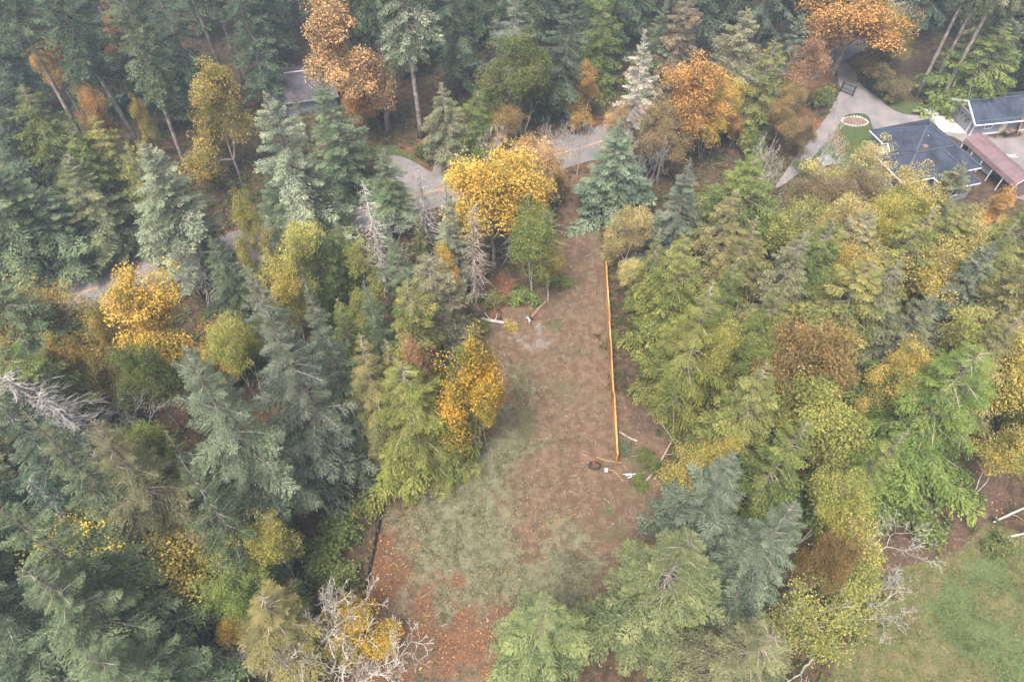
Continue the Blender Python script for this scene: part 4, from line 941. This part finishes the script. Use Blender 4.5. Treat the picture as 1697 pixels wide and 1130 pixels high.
MB().box(-.1, .03, .8, .995, -.05, 2.5).box(-.1, .03, 4.805, 5.0, -.05, 2.5).box(-.098, .03, .996, 4.804, 2.33, 2.52).build('door_frame', M['trim'], gd)
for v in (.06, GW - .06): MB().bar((-.05, v, -.1), (-.05, v, GE - .1), .14).build('corner_board', M['trim'], gar)
window(gar, (2.2, 0, 1.45), 1.1, .9, 'v')
sdoor = MB().box(4.3, 5.2, -.07, .0, .0, 2.05).build('side_door', M['cream'], gar); MB().box(4.36, 4.42, -.12, -.065, .95, 1.1).build('handle', M['black_metal'], sdoor)
MB().box(-.02, GL, -.04, .0, -.2, .18).build('base_board', M['trim'], gar)
pad = MB().slab([(-3.6, 1.6, .01), (-.15, .5, .01), (-.15, 5.3, .01), (-2.9, 5.5, .01)], .12).build('concrete_apron', M['concrete'])
pad.location = (66.8, 84.9, 0); pad.rotation_euler = (0, 0, math.radians(9)); tag(pad, 'pale cream concrete apron in front of the garage door', 'apron')
bd = MB().bar((7.4, -.5, 0), (7.0, -.1, 2.3), .9, .08).build('plywood_sheet', M['orange_wood']); bd.location = (66.8, 84.9, 0); bd.rotation_euler = (0, 0, math.radians(9)); tag(bd, 'orange wood sheet leaning on the garage wall', 'wood sheet')

# maroon shelter shed with rounded metal roof
shed = thing('shelter_shed', 'long maroon metal-roofed shelter between house and garage', 'shed', (64.6, 81.0, 0), math.radians(15))
prof = [(-1.62, 1.95), (-1.45, 2.55), (-.8, 2.98), (0, 3.12), (.8, 2.98), (1.45, 2.55), (1.62, 1.95)]; SL = 10.2
for k in range(12):
    v0, v1 = -SL * k / 12, -SL * (k + 1) / 12 + .03
    V = [(x, v0, z) for x, z in prof] + [(x, v1, z) for x, z in prof] + [(x * .965, v0, z - .05) for x, z in prof] + [(x * .965, v1, z - .05) for x, z in prof]; n = 7
    F = [(i, i + n, i + n + 1, i + 1) for i in range(n - 1)] + [(i + 2 * n, i + 2 * n + 1, i + 3 * n + 1, i + 3 * n) for i in range(n - 1)]
    mb = MB().add(V, F)
    for i in range(n - 1): mb.bar((prof[i][0], v0, prof[i][1] + .01), (prof[i + 1][0], v0, prof[i + 1][1] + .01), .06, .05)
    mb.build('roof_panel', M['maroon'], shed)
for k in range(6):
    for sx in (-1.52, 1.52): MB().bar((sx, -.1 - k * 2.0, -.1), (sx, -.1 - k * 2.0, 2.0), .1).build('post', M['trim'], shed)
for (v, nm) in ((-SL + .12, 'end_wall'), (-.12, 'end_wall')):
    MB().add([(x * .95, v, z - .04) for x, z in prof] + [(1.52, v, -.1), (-1.52, v, -.1)], [tuple(range(9))]).build(nm, M['maroon'], shed)
MB().box(1.5, 1.56, -SL + .13, -.13, .02, 1.96).build('side_wall', M['maroon'], shed)
for i in range(6): MB().bar((prof[i][0], -SL + .02, prof[i][1]), (prof[i + 1][0], -SL + .02, prof[i + 1][1]), .05, .09).build('edge_trim', M['trim'], shed)
def goods(k, x, v, w, l, h, col):
    b = MB(); b.box(x - w / 2, x + w / 2, v - l / 2, v + l / 2, .02, h * .55).box(x - w * .4, x + w * .4, v - l * .42, v + l * .3, h * .55, h); return b
MB().box(-1.0, 1.0, -4.9, -.8, .35, 1.9).box(-.95, .95, -5.6, -4.91, .35, 1.3).build('trailer_body', M['grey_tin'], None)
tr = bpy.data.objects['trailer_body']; tr.name = 'trailer'; tr.location = shed.location; tr.rotation_euler = shed.rotation_euler; tag(tr, 'grey trailer parked under the maroon shelter', 'trailer')
for y in (-2.2, -3.2):
    for sx in (-.92, .92):
        V, F = smooth_path([(sx - .1, y, .33), (sx + .1, y, .33)], .33, .33, 12); w = link('wheel', new_mesh('wheel', V, F), M['black_metal'], tr)
# lean-to shed at the right edge
ls = thing('lean_to_shed', 'small grey-roofed lean-to at the right edge beyond the garage', 'shed', (74.3, 81.0, 0), math.radians(9))
MB().slab([(-.2, -1.8, 2.0), (4, -1.8, 2.0), (4, 1.4, 2.7), (-.2, 1.4, 2.7)], .08).build('roof_plane', M['shingle'], ls)
for u in (0, 3.7):
    for v, z in ((-1.6, 2.0), (1.2, 2.6)): MB().bar((u, v, -.1), (u, v, z - .08), .12).build('post', M['siding'], ls)
MB().box(.2, 3.6, 1.2, 1.28, 0, 2.5).build('wall', M['siding'], ls)
# yard things
p = at(1668, 224); hb = thing('handcart', 'dark handcart parked beside the garage wall', 'cart', (p[0], p[1], 0), .4)
MB().add([(-.55, -.35, .35), (.55, -.35, .35), (.55, .35, .35), (-.55, .35, .35), (-.75, -.45, .75), (.75, -.45, .75), (.75, .45, .75), (-.75, .45, .75)], [(0, 3, 2, 1), (0, 1, 5, 4), (1, 2, 6, 5), (2, 3, 7, 6), (3, 0, 4, 7)]).build('tray', M['brick'], hb)
for sy in (-.3, .3):
    MB().bar((-.4, sy, .4), (-1.4, sy * 1.1, .7), .06).build('handle', M['black_metal'], hb)
V, F = smooth_path([(.6, -.08, .22), (.6, .08, .22)], .22, .22, 12); link('wheel', new_mesh('wheel', V, F), M['black_metal'], hb)
for k, (px, py, L) in enumerate([(1670, 258, 2.0), (1677, 261, 1.3)]):
    p = at(px, py); V, F = smooth_path([(p[0] - L / 2, p[1], .1), (p[0] + L / 2, p[1] - .1, .1)], .1, .08, 8)
    tag(link('white_pipe', new_mesh('pipe', V, F, True), M['trim']), ('longer' if k == 0 else 'shorter') + ' white pipe lying in the yard right of the shelter', 'pipe', 'pipes lying in the yard')
for k, (px, py, s) in enumerate([(1532, 184, .55), (1538, 188, .7), (1545, 189, .6), (1551, 190, .45), (1541, 183, .5)]):
    p = at(px, py); rg = np.random.default_rng(300 + k); bm = []
    V = []; F = []
    for a in range(4):
        for b in range(8):
            th = math.pi * (a + .35) / 4; ph = 6.283 * b / 8; rr = s * rg.uniform(.75, 1.1)
            V.append((p[0] + rr * math.sin(th) * math.cos(ph), p[1] + rr * math.sin(th) * math.sin(ph), rr * .6 * math.cos(th) + .15))
    for a in range(3):
        for b in range(8): F.append((a * 8 + b, (a + 1) * 8 + b, (a + 1) * 8 + (b + 1) % 8, a * 8 + (b + 1) % 8))
    F += [tuple(range(8)), tuple(range(31, 23, -1))]
    tag(link('boulder', new_mesh('boulder', V, F), M['white_rock']), 'whitish boulder in the heap beside the driveway below the three fir trunks', 'boulder', 'boulders heaped beside the driveway')
def gate(a, b, label):
    a, b = np.array(a), np.array(b); d = b - a; L = np.hypot(d[0], d[1]); g = thing('driveway_gate', label, 'gate', (a[0], a[1], 0), math.atan2(d[1], d[0]))
    for u in (0, L): MB().box(u - .1, u + .1, -.1, .1, -.1, 1.75).build('post', M['black_metal'], g)
    fr = MB()
    for z in (.2, .75, 1.5): fr.bar((.1, 0, z), (L - .1, 0, z), .07)
    fr.build('frame', M['black_metal'], g)
    n = int(L / .16)
    for i in range(1, n): MB().bar((L * i / n, 0, .2), (L * i / n, 0, 1.5 + .1 * math.sin(math.pi * i / n)), .035).build('bar', M['black_metal'], g)
gate(at(1392, 152), at(1412, 160), 'black metal gate leaf on the house side of the driveway'); gate(at(1421, 136), at(1443, 155), 'black metal gate leaf on the wooded side of the driveway')
bed = thing('flower_bed', 'oval flower bed edged with pale stones on the front lawn', 'flower bed', tuple(at(1416, 202)))
soil = [(1.75 * math.cos(t) , 1.05 * math.sin(t), .05) for t in np.linspace(0, 6.283, 20, endpoint=False)]; MB().slab(soil, .12).build('soil', M['brick'], bed)
stone_me = MB().add([(-.16, -.12, 0), (.16, -.13, 0), (.15, .12, 0), (-.15, .13, 0), (-.11, -.08, .2), (.1, -.09, .18), (.11, .07, .21), (-.1, .09, .17)], [(0, 3, 2, 1), (4, 5, 6, 7), (0, 1, 5, 4), (1, 2, 6, 5), (2, 3, 7, 6), (3, 0, 4, 7)]).mesh('stone')
for k in range(26):
    t = 6.283 * k / 26; o = link('stone', stone_me, M['white_rock'], bed); o.location = (1.9 * math.cos(t), 1.18 * math.sin(t), 0); o.rotation_euler = (0, 0, t + 1.57 + .3 * math.sin(k * 3.1)); s = 1 + .25 * math.sin(k * 5.3); o.scale = (s, s, s)
p = at(1362, 283); gs = thing('garden_shelter', 'small brick garden shelter with grey slatted roof by the lawn', 'shelter', (p[0], p[1], 0), .35)
MB().box(-.75, .75, -.6, .6, -.1, .8).build('brick_base', M['brick'], gs)
for sx in (-.65, .65):
    for sy in (-.5, .5): MB().bar((sx, sy, .8), (sx, sy, 1.6), .09).build('post', M['siding'], gs)
for k in range(5): MB().box(-1.0, 1.0, -.85 + k * .35, -.55 + k * .35, 1.6 + .04 * k, 1.66 + .04 * k).build('roof_slat', M['grey_tin'], gs)

# dark-roofed house half hidden in the wood at upper left
M['old_shingle'] = simple('old_shingle', (.060, .052, .058), .9, .9, .45, bump=.4)
p = at(480, 205); lh = thing('house', 'dark mauve-grey roof half hidden by firs at upper left', 'house', (p[0] - 2.5, p[1] + 1.0, 0), math.radians(14))
MB().box(.4, 9.6, .4, 9.6, -.2, 2.5).build('wall', M['siding'], lh)
lr = thing('roof', None, None); lr.parent = lh
roof_plane(lr, [(0, 0, 2.4), (10, 0, 2.4), (10, 5, 4.2), (0, 5, 4.2)], 'old_shingle'); roof_plane(lr, [(0, 10, 2.4), (10, 10, 2.4), (10, 5, 4.2), (0, 5, 4.2)], 'old_shingle')
MB().bar((0, 5, 4.24), (10, 5, 4.24), .25, .08).build('ridge_cap', M['concrete'], lr); MB().bar((0, -.05, 2.3), (10, -.05, 2.3), .1, .16).build('gutter', M['siding'], lr)

# ------------------------------------------------------------------ wooden fence along the track
fa, fb = np.array([11.25, 57.6, 0]), np.array([10.15, 31.7, 0]); d = fb - fa; FL = np.hypot(d[0], d[1])
fence = thing('wooden_fence', 'orange-brown cedar board fence running down the right side of the track', 'fence', tuple(fa), math.atan2(d[1], d[0]))
NB = 11; bay = FL / NB
post_me = MB().box(-.06, .06, -.06, .06, -.15, 1.86).mesh('post'); frng = np.random.default_rng(5)
pm = MB()
for i in range(16):
    w = (bay - .13) / 16; x0 = .065 + i * w; pm.box(x0 + .004, x0 + w - .004, -.085 + .004 * (i % 2), -.062 + .004 * (i % 2), .05, 1.78 + frng.uniform(-.012, .012))
pan_me = pm.mesh('board_panel'); rail_me = MB().box(.065, bay - .065, -.055, -.015, -.05, .05).mesh('rail'); cap_me = MB().box(.0, bay - .01, -.11, .05, 1.875, 1.915).mesh('cap_rail')
for k in range(NB + 1):
    wob = float(frng.normal(0, .03)); tl = float(frng.normal(0, .008)); dz = float(frng.normal(0, .02))
    o = link('post', post_me, M['cedar_board'], fence); o.location = (k * bay, wob, dz)
    if k == NB: break
    o = link('board_panel', pan_me, M['cedar_board'], fence); o.location = (k * bay, wob, dz); o.rotation_euler = (tl, 0, 0); o['kind'] = 'stuff'
    for z in (.35, 1.5): o = link('rail', rail_me, M['cedar_board'], fence); o.location = (k * bay, wob, z + dz)
    o = link('cap_rail', cap_me, M['cedar_board'], fence); o.location = (k * bay, wob, dz)

# ------------------------------------------------------------------ black silt fence
M['black_fabric'] = simple('black_fabric', (.022, .02, .02), .8, 3.0, .4); M['stake'] = simple('stake', (.20, .14, .09), .9, 3., .3)
sp = catmull(gpts((656, 806), (648, 815), (636, 842), (628, 872), (621, 905), (614, 940), (608, 968), (604, 992)), 6); frg = np.random.default_rng(8)
sf = thing('silt_fence', 'low black silt fence curving along the left of the clearing', 'silt fence', (0, 0, 0))
V = []; n = len(sp)
for i, q in enumerate(sp):
    t = sp[min(i + 1, n - 1)] - sp[max(i - 1, 0)]; nn = np.array([-t[1], t[0], 0]); nn /= np.linalg.norm(nn); h = .55 + .07 * math.sin(i * 1.3) + frg.uniform(-.05, .05); w = frg.uniform(-.09, .09)
    V += [q + nn * .12, q + nn * (.03 + w) + np.array([0, 0, h]), q + nn * (-.03 + w) + np.array([0, 0, h]), q - nn * .12]
F = [(4 * i + a, 4 * (i + 1) + a, 4 * (i + 1) + a + 1, 4 * i + a + 1) for i in range(n - 1) for a in range(3)]
link('fabric', new_mesh('fabric', V, F), M['black_fabric'], sf)
for i in range(0, n, 5): MB().bar(tuple(sp[i] + np.array([.1, 0, -.1])), tuple(sp[i] + np.array([.12, 0, .8])), .05).build('stake', M['stake'], sf)

# ------------------------------------------------------------------ logs and small things on the clearing
M['raw_wood'] = simple('raw_wood', (.25, .125, .07), .85, 2.5, .45, bump=.5); M['white_plastic'] = simple('white_plastic', (.50, .52, .56), .4, 2., .08); M['yellow_hose'] = simple('yellow_hose', (.33, .22, .06), .5, 2., .15)
M['grey_log'] = simple('grey_log', (.30, .265, .23), .9, 2.5, .45, bump=.5); M['white_log'] = simple('white_log', (.25, .23, .205), .9, 2.0, .35, bump=.4); M['red_plastic'] = simple('red_plastic', (.45, .06, .03), .5, 2., .2)
def rough_tube(pts, r0, r1, seed, k=10, amp=.15):
    V, F = smooth_path(pts, r0, r1, k); rg = np.random.default_rng(seed); V = np.array(V); c = np.repeat(np.asarray(pts), k, 0)
    return c + (V - c) * rg.uniform(1 - amp, 1 + amp, (len(V), 1)), F
def log(name, pix, r0, r1, mat, label, z=None, seed=0, stubs=4, bend=.1):
    P = [at(*q) for q in pix]; P = catmull(P, 5); P[:, 2] += np.linspace(r0, r1, len(P)) * .8
    if z: P[:, 2] += np.linspace(z[0], z[1], len(P))
    rg = np.random.default_rng(seed); P[1:-1, :2] += rg.normal(0, bend * r0, (len(P) - 2, 2))
    V, F = rough_tube(P, r0, r1, seed); root = link(name, new_mesh(name, V, F, True), M[mat]); tag(root, label, 'log')
    for s in range(stubs):
        i = rg.integers(1, len(P) - 1); dd = unit(rg.normal(0, 1, 3) * [1, 1, .4] + [0, 0, .5]); L = rg.uniform(.5, 1.4)
        v, f = smooth_path([P[i], P[i] + dd * L * .5, P[i] + dd * L + rg.normal(0, .1, 3)], r0 * .28, .015, 5); link('branch_stub', new_mesh('branch_stub', v, f), M[mat], root)
    return root
lg = log('log', [(905, 501), (893, 514), (880, 527)], .12, .22, 'raw_wood', 'split log with raw orange wood on the grass patch beside the track', seed=1, stubs=2)
P = at(877, 531); rg = np.random.default_rng(4)
for k in range(9):
    a = rg.uniform(0, 6.28); q = np.array([P[0], P[1], .3]); dd = np.array([math.cos(a), math.sin(a), rg.uniform(-.1, .9)]); L = rg.uniform(.3, .65)
    v, f = smooth_path([q, q + dd * L * .6, q + dd * L + rg.normal(0, .12, 3)], .14, .03, 6); link('root', new_mesh('root', v, f), M['white_log'] if k % 3 else M['black_fabric'], lg)
for k in range(4):
    q0 = at(904 - 4 * k, 502 + 4 * k); q0[2] = .42; v, f = smooth_path([q0, q0 + np.array([-.45, -.7, .04])], .05, .04, 5); link('bark_strip', new_mesh('bark_strip', v, f), M['white_log'], lg)
log('log', [(798, 531), (820, 534), (858, 539)], .26, .16, 'grey_log', 'old grey log lying across the grass at the left of the track', seed=2, stubs=3)
log('log', [(1062, 808), (1090, 772), (1118, 722)], .10, .06, 'white_log', 'thin pale pole lying on the bare slope beyond the fence end', seed=3, stubs=3)
log('log', [(1026, 716), (1045, 727), (1056, 731)], .10, .07, 'grey_log', 'short grey branch on the bare slope near the fence end', seed=4, stubs=2)
log('log', [(1095, 700), (1110, 722), (1122, 740)], .08, .05, 'grey_log', 'grey brushwood stick beside the thin pale pole', seed=5, stubs=5)
log('log', [(1712, 838), (1670, 855), (1644, 867)], .11, .10, 'white_log', 'upper of two white fallen logs at the right edge', z=(.8, .1), seed=6, stubs=1)
log('log', [(1712, 880), (1675, 889), (1646, 895)], .12, .11, 'white_log', 'lower of two white fallen logs at the right edge', seed=7, stubs=1)
log('log', [(303, 1005), (332, 1006), (358, 1022), (378, 1052)], .20, .28, 'grey_log', 'bent grey log right of the fallen grey tree at lower left', z=(1.2, .2), seed=8, stubs=4)
log('log', [(522, 832), (540, 842), (551, 860)], .14, .18, 'grey_log', 'brownish broken branch below the bare trunk foot of the grey-blue fir', seed=9, stubs=6)
log('log', [(540, 995), (527, 1002), (520, 1001)], .08, .06, 'grey_log', 'small stick near the end of the silt fence', seed=10, stubs=2)
for k, (a, b, nm) in enumerate([((1033, 786), (1058, 785), 'white pipe end lying flat, uppermost of the three by the fence end'), ((1040, 793), (1067, 784), 'white pipe crossing the other two by the fence end'), ((1036, 790), (1062, 786), 'white pipe between the other two by the fence end')]):
    a, b = at(*a), at(*b); V, F = smooth_path([a + [0, 0, .08 + .1 * k], b + [0, 0, .08 + .1 * k]], .04, .04, 8)
    tag(link('pipe', new_mesh('pipe', V, F, True), M['white_plastic']), nm, 'pipe', 'white pipes by the fence end')
def hose(pix, r, mat, name, label, cat):
    P = catmull([at(*q) for q in pix], 8); P[:, 2] += r + .02; V, F = smooth_path(P, r, r, 6); return tag(link(name, new_mesh(name, V, F, True), M[mat]), label, cat)
hose([(988, 757), (1000, 762), (1015, 765), (1031, 767)], .03, 'yellow_hose', 'hose', 'yellow hose stretched just below the fence end', 'hose')
hose([(1002, 781), (1013, 779), (1022, 785), (1028, 793), (1034, 797)], .035, 'yellow_hose', 'hose', 'yellow hose curling between the coil and the white pipes', 'hose')
c = at(986, 772); t = np.linspace(0, 6 * math.pi, 70); rr = .5 + .12 * np.sin(t * .7)
V, F = smooth_path(np.c_[c[0] + rr * np.cos(t), c[1] + rr * .8 * np.sin(t), .05 + .012 * t], .035, .035, 6); tag(link('hose_coil', new_mesh('hose_coil', V, F, True), M['black_fabric']), 'dark coiled hose lying beside the fence end', 'hose')
c = at(983, 769); rk = thing('fuel_can', 'small red can inside the dark hose coil', 'can', tuple(c), .5)
MB().box(-.1, .1, -.08, .08, .02, .3).build('body', M['red_plastic'], rk); MB().bar((-.1, 0, .36), (.1, 0, .36), .04).bar((-.1, 0, .29), (-.1, 0, .36), .04).bar((.1, 0, .29), (.1, 0, .36), .04).build('handle', M['black_fabric'], rk)
c = at(1004, 781); MBx = MB().add([(-.14, -.14, 0), (.14, -.14, 0), (.14, .14, 0), (-.14, .14, 0), (-.18, -.18, .36), (.18, -.18, .36), (.18, .18, .36), (-.18, .18, .36), (-.15, -.15, .08), (.15, -.15, .08), (.15, .15, .08), (-.15, .15, .08)], [(0, 3, 2, 1), (0, 1, 5, 4), (1, 2, 6, 5), (2, 3, 7, 6), (3, 0, 4, 7), (8, 9, 10, 11)])
o = tag(MBx.build('bucket', M['white_plastic']), 'small white bucket between the hose coil and the white pipes', 'bucket'); o.location = c
# fallen grey tree at lower left
p = at(322, 1075); ft = plant('bare', p[0], p[1], 12.5, 3.6, G['dead'][0], None, 'fallen grey tree with fanned bare branches at lower left', wood='dead', variant=0); ft.rotation_euler = (math.radians(62), 0, math.radians(38)); ft.location.z = .3
p = at(1345, 1092); ft = plant('bare', p[0], p[1], 9.0, 2.6, G['dead'][0], None, 'leaning white alder trunk fallen toward the lawn', wood='lichen', variant=0); ft.rotation_euler = (math.radians(60), 0, math.radians(-48)); ft.location.z = .2

# ------------------------------------------------------------------ shrubs
SH = [(845, 541, .9, .9, 'yellow', 'bright yellow-green bush against the old grey log'), (1082, 775, 1.4, 1.0, 'mgreen', 'dark green bush right of the white pipes'), (1068, 757, 1.2, .9, 'mgreen', 'small green bush at the foot of the bare slope'),
      (1060, 800, 1.0, 1.0, 'cedargreen', 'low green bush just below the white pipes'), (1098, 872, 1.6, 1.2, 'yg', 'yellow-green bush at the right edge of the clearing'), (1110, 905, 1.4, 1.1, 'mgreen', 'green bush behind the top of the large light green fir'),
      (455, 935, 2.6, 2.4, 'cedargreen', 'dark green thicket below the bare fir trunk, nearer the silt fence'), (530, 930, 2.0, 1.9, 'cedargreen', 'low green bush left of the silt fence middle'), (560, 890, 2.2, 2.0, 'cedargreen', 'green bush left of the silt fence top'), (565, 965, 1.8, 1.6, 'agreen', 'fresh green bush left of the silt fence bottom'),
      (470, 965, 2.6, 2.4, 'fir', 'dark bush above the bottom olive cedar'), (400, 960, 2.6, 2.2, 'mgreen', 'dark green bush by the reddish gap at lower left'), (600, 850, 2.0, 1.6, 'bright', 'yellow-green bush under the yellow-green cedar by the silt fence'),
      (925, 475, 1.8, 1.4, 'agreen', 'green bush on the track edge above the split log'), (820, 500, 1.6, 1.3, 'olive', 'olive bush on the litter left of the track'), (870, 500, 2.0, 1.7, 'agreen', 'green bush under the fresh green alder'), (800, 545, 1.2, 1.0, 'agreen', 'green bush at the left end of the old grey log'),
      (1030, 745, 1.0, .9, 'fir', 'tiny dark bush right of the fence end'), (1015, 560, 1.3, .8, 'bright', 'yellow-green bush poking over the middle of the fence'), (1340, 850, 2.4, 2.0, 'mgreen', 'dark bush in the shade left of the yellow-green alder'), (1450, 850, 2.2, 2.2, 'cedargreen', 'dark green bush left of the brown path'),
      (1650, 905, 1.6, 1.5, 'mgreen', 'green bush by the white fallen logs'), (1520, 870, 2.0, 2.2, 'cedargreen', 'green bush under the broad dark cedar by the path'), (805, 700, 1.0, .9, 'olive', 'small olive bush on the clearing grass under the golden maple edge'), (775, 765, .9, .8, 'mgreen', 'small dark bush at the upper left of the clearing grass'),
      (705, 258, 2.0, 1.6, 'mgreen', 'dark shrub beside the gravel turn-off'), (760, 268, 2.2, 2.0, 'mbrown', 'brownish shrub at the right of the gravel turn-off'), (620, 200, 2.4, 2.0, 'mgreen', 'dark shrub at the foot of the thick bare fir trunk'), (1330, 285, 1.8, 1.6, 'cedargreen', 'green shrub on the lawn edge beside the driveway end'), (1345, 292, 1.4, 1.3, 'cedargreen', 'small green shrub near the garden shelter'),
      (1460, 148, 2.0, 1.8, 'mgreen', 'dark shrub behind the wooded-side gate'), (1478, 155, 1.6, 1.6, 'mbrown', 'brownish shrub above the green verge by the gate')]
for (px, py, h, r, pal, lab) in SH: BF('shrub', px, py, h, r, pal, lab)

# ------------------------------------------------------------------ ground cover: undergrowth, grass, fallen leaves
srng = np.random.default_rng(77)
def scatter(n, x0, x1, y0, y1):
    return srng.uniform(x0, x1, n), srng.uniform(y0, y1, n)
def hard_mask(x, y):
    ok = line_d(x, y, ROADC) > 3.9
    ok &= poly_sd(x, y, DRIVE) < -.4; ok &= poly_sd(x, y, DRIVE2) < -.3
    hx, hy = (x - 50.2) * math.cos(.279) + (y - 69.7) * math.sin(.279), -(x - 50.2) * math.sin(.279) + (y - 69.7) * math.cos(.279)
    ok &= ~((hx > -.5) & (hx < 13.5) & (hy > -3) & (hy < 12.5)); ok &= ~((x > 60) & (y > 70) & (y < 92))
    return ok
def in_view(x, y):
    f = y * CP + CAM_H * SP; return (np.abs(FOC * x / f) < IMG_W / 2 + 60) & (y > 9)
def stuff(name, V, S, mat, col, tb):
    me = new_mesh(name, V, np.arange(len(V)).reshape(-1, 4), attr=S); o = link(name, me, M[mat]); o.color = rgba(col); o['tint_b'] = tb
    return tag(o, kind='stuff')
x, y = scatter(34000, -95, 95, 9, 128); g = ground_masks(x, y)
k = hard_mask(x, y) & in_view(x, y) & (srng.random(len(x)) < (1 - np.maximum.reduce([g['clear'] * 1.1, g['lawn'], g['yard'], g['bare'] * .8, g['litter'] * .75])) * sstep(.30, .55, g['nz']))
x, y = x[k], y[k]; nt_ = len(x); per = 6
c = np.repeat(np.c_[x, y, np.zeros(nt_)], per, 0); sz = np.repeat(srng.uniform(.5, 1.25, nt_), per)
dv = unit(np.c_[srng.normal(0, 1, len(c)), srng.normal(0, 1, len(c)), srng.uniform(.0, .9, len(c))])
P = c + dv * np.c_[sz, sz, sz] * .25 * srng.random((len(c), 1)); P[:, 2] += .05 + .35 * sz * srng.random(len(c))
dv[:, 2] -= .45; dv = unit(dv)
V = diamonds(P, dv, sz * srng.uniform(.3, .6, len(c)), sz * srng.uniform(.14, .26, len(c)), srng.normal(0, .4, len(c)), srng)
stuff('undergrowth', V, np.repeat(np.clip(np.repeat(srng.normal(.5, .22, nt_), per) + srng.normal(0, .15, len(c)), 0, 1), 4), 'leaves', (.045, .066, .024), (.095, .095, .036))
def grass(n, box, weight, hgt, wid, col, tb, per=5, spread=.16):
    x, y = scatter(n, *box); g = ground_masks(x, y); k = hard_mask(x, y) & in_view(x, y) & (srng.random(n) < weight(g)); x, y = x[k], y[k]; m = len(x)
    c = np.repeat(np.c_[x, y, np.full(m, -.06)], per, 0) + np.c_[srng.normal(0, spread, (m * per, 2)), np.zeros(m * per)]
    dv = unit(np.c_[srng.normal(0, .62, (m * per, 2)), np.full(m * per, .75)]); s = np.repeat(srng.uniform(.6, 1.25, m), per)
    V = diamonds(c, dv, s * hgt * srng.uniform(.7, 1.2, m * per), s * wid, srng.uniform(0, 3.14, m * per), srng)
    return stuff('grass', V, np.repeat(np.clip(np.repeat(srng.normal(.5, .25, m), per) + srng.normal(0, .12, m * per), 0, 1), 4), 'leaves', col, tb)
brkn = lambda g: sstep(.36, .60, g['nf'])
grass(42000, (-24, 22, 9, 50), lambda g: np.clip(g['sage'], 0, 1) * (.15 + .85 * brkn(g)), .27, .07, (.120, .125, .060), (.235, .215, .125))
grass(17000, (-20, 22, 9, 78), lambda g: np.clip(g['green'] * .9 + g['clear'] * .16 * brkn(g), 0, 1) * (.3 + .7 * brkn(g)), .28, .07, (.055, .080, .032), (.12, .145, .062), 6)
grass(24000, (18, 50, 9, 34), lambda g: np.clip(g['lawn'], 0, 1) * (1 - g['bare']) * (.35 + .65 * brkn(g)), .17, .06, (.100, .118, .042), (.195, .172, .085), 5)
grass(16000, (24, 50, 9, 32), lambda g: np.clip(g['lush'], 0, 1) * brkn(g), .17, .06, (.078, .122, .042), (.14, .185, .076), 5)
def leaf_mat2():
    m, nt, out = mat_new('fallen_leaf'); sh = attr(nt, 'shade').outputs['Fac']; r = nt.nodes.new('ShaderNodeValToRGB'); nt.links.new(sh, r.inputs[0])
    e = r.color_ramp.elements; e[0].position = 0; e[0].color = (.095, .045, .026, 1); e[1].position = 1; e[1].color = (.42, .30, .12, 1)
    for ps, cc in ((.35, (.20, .082, .036, 1)), (.65, (.33, .145, .045, 1)), (.85, (.40, .215, .055, 1))): el = e.new(ps); el.color = cc
    d = N(nt, 'ShaderNodeBsdfDiffuse'); nt.links.new(r.outputs[0], d.inputs[0]); nt.links.new(d.outputs[0], out.inputs[0]); return m
M['fallen_leaf'] = leaf_mat2()
x, y = scatter(210000, -60, 75, 9, 105); g = ground_masks(x, y); nbk = fbm(x, y, 2.5, 3, 4)
nr = np.maximum(sstep(6, 2.5, line_d(x, y, ROADC)) * .35, 0)
w = np.clip(g['litter'] * .95, 0, 1) * (.35 + .65 * sstep(.35, .6, nbk)) + .06 * g['clear'] * sstep(.45, .65, nbk) + .012 * g['lawn'] * sstep(.5, .65, nbk) + .10 * (1 - g['clear']) * (1 - g['lawn']) * (1 - g['yard'])
k = in_view(x, y) & (srng.random(len(x)) < w) & (poly_sd(x, y, DRIVE) < .3); x, y = x[k], y[k]; m = len(x)
z = np.where(line_d(x, y, ROADC) < 3.3, .02, .03)
dv = unit(np.c_[srng.normal(0, 1, (m, 2)), srng.normal(0, .2, m)]); L = srng.uniform(.09, .20, m)
V = diamonds(np.c_[x, y, z + srng.uniform(0, .05, m)], dv, L, L * srng.uniform(.6, .95, m), srng.normal(0, .35, m), srng)
stuff('fallen_leaves', V, np.repeat(np.clip(srng.beta(2, 2, m), 0, 1), 4), 'fallen_leaf', (1, 1, 1), (1., 1., 1.))

x, y = scatter(9000, -16, 48, 10, 66); g = ground_masks(x, y); k = hard_mask(x, y) & in_view(x, y) & (srng.random(len(x)) < .30 * g['clear'] + .12 * g['bare'] + .04 * g['lawn']); x, y = x[k], y[k]; m = len(x)
a = srng.uniform(0, 6.28, m); L = srng.uniform(.12, .75, m) ** 1.2; q0 = np.c_[x, y, np.full(m, .0)]; q1 = q0 + np.c_[np.cos(a) * L, np.sin(a) * L, srng.uniform(.0, .10, m)]
tv, tf = tubes(q0, q1, srng.uniform(.012, .035, m), np.full(m, .010), 3)
tag(link('twigs', new_mesh('twigs', tv, tf), M['bark_pale']), kind='stuff')

# ------------------------------------------------------------------ haze
lo = Vector((-160, -60, -1.5)); hi = Vector((170, 190, 64))
hz = MB().box(lo.x, hi.x, lo.y, hi.y, lo.z, hi.z)
m, nt, out = mat_new('haze_air'); pv = N(nt, 'ShaderNodeVolumePrincipled')
pv.inputs['Color'].default_value = (.66, .82, 1.0, 1); pv.inputs['Density'].default_value = HAZE_DENSITY; pv.inputs['Anisotropy'].default_value = .2
nt.links.new(pv.outputs[0], out.inputs['Volume'])
haze = tag(hz.build('haze', m), kind='stuff')
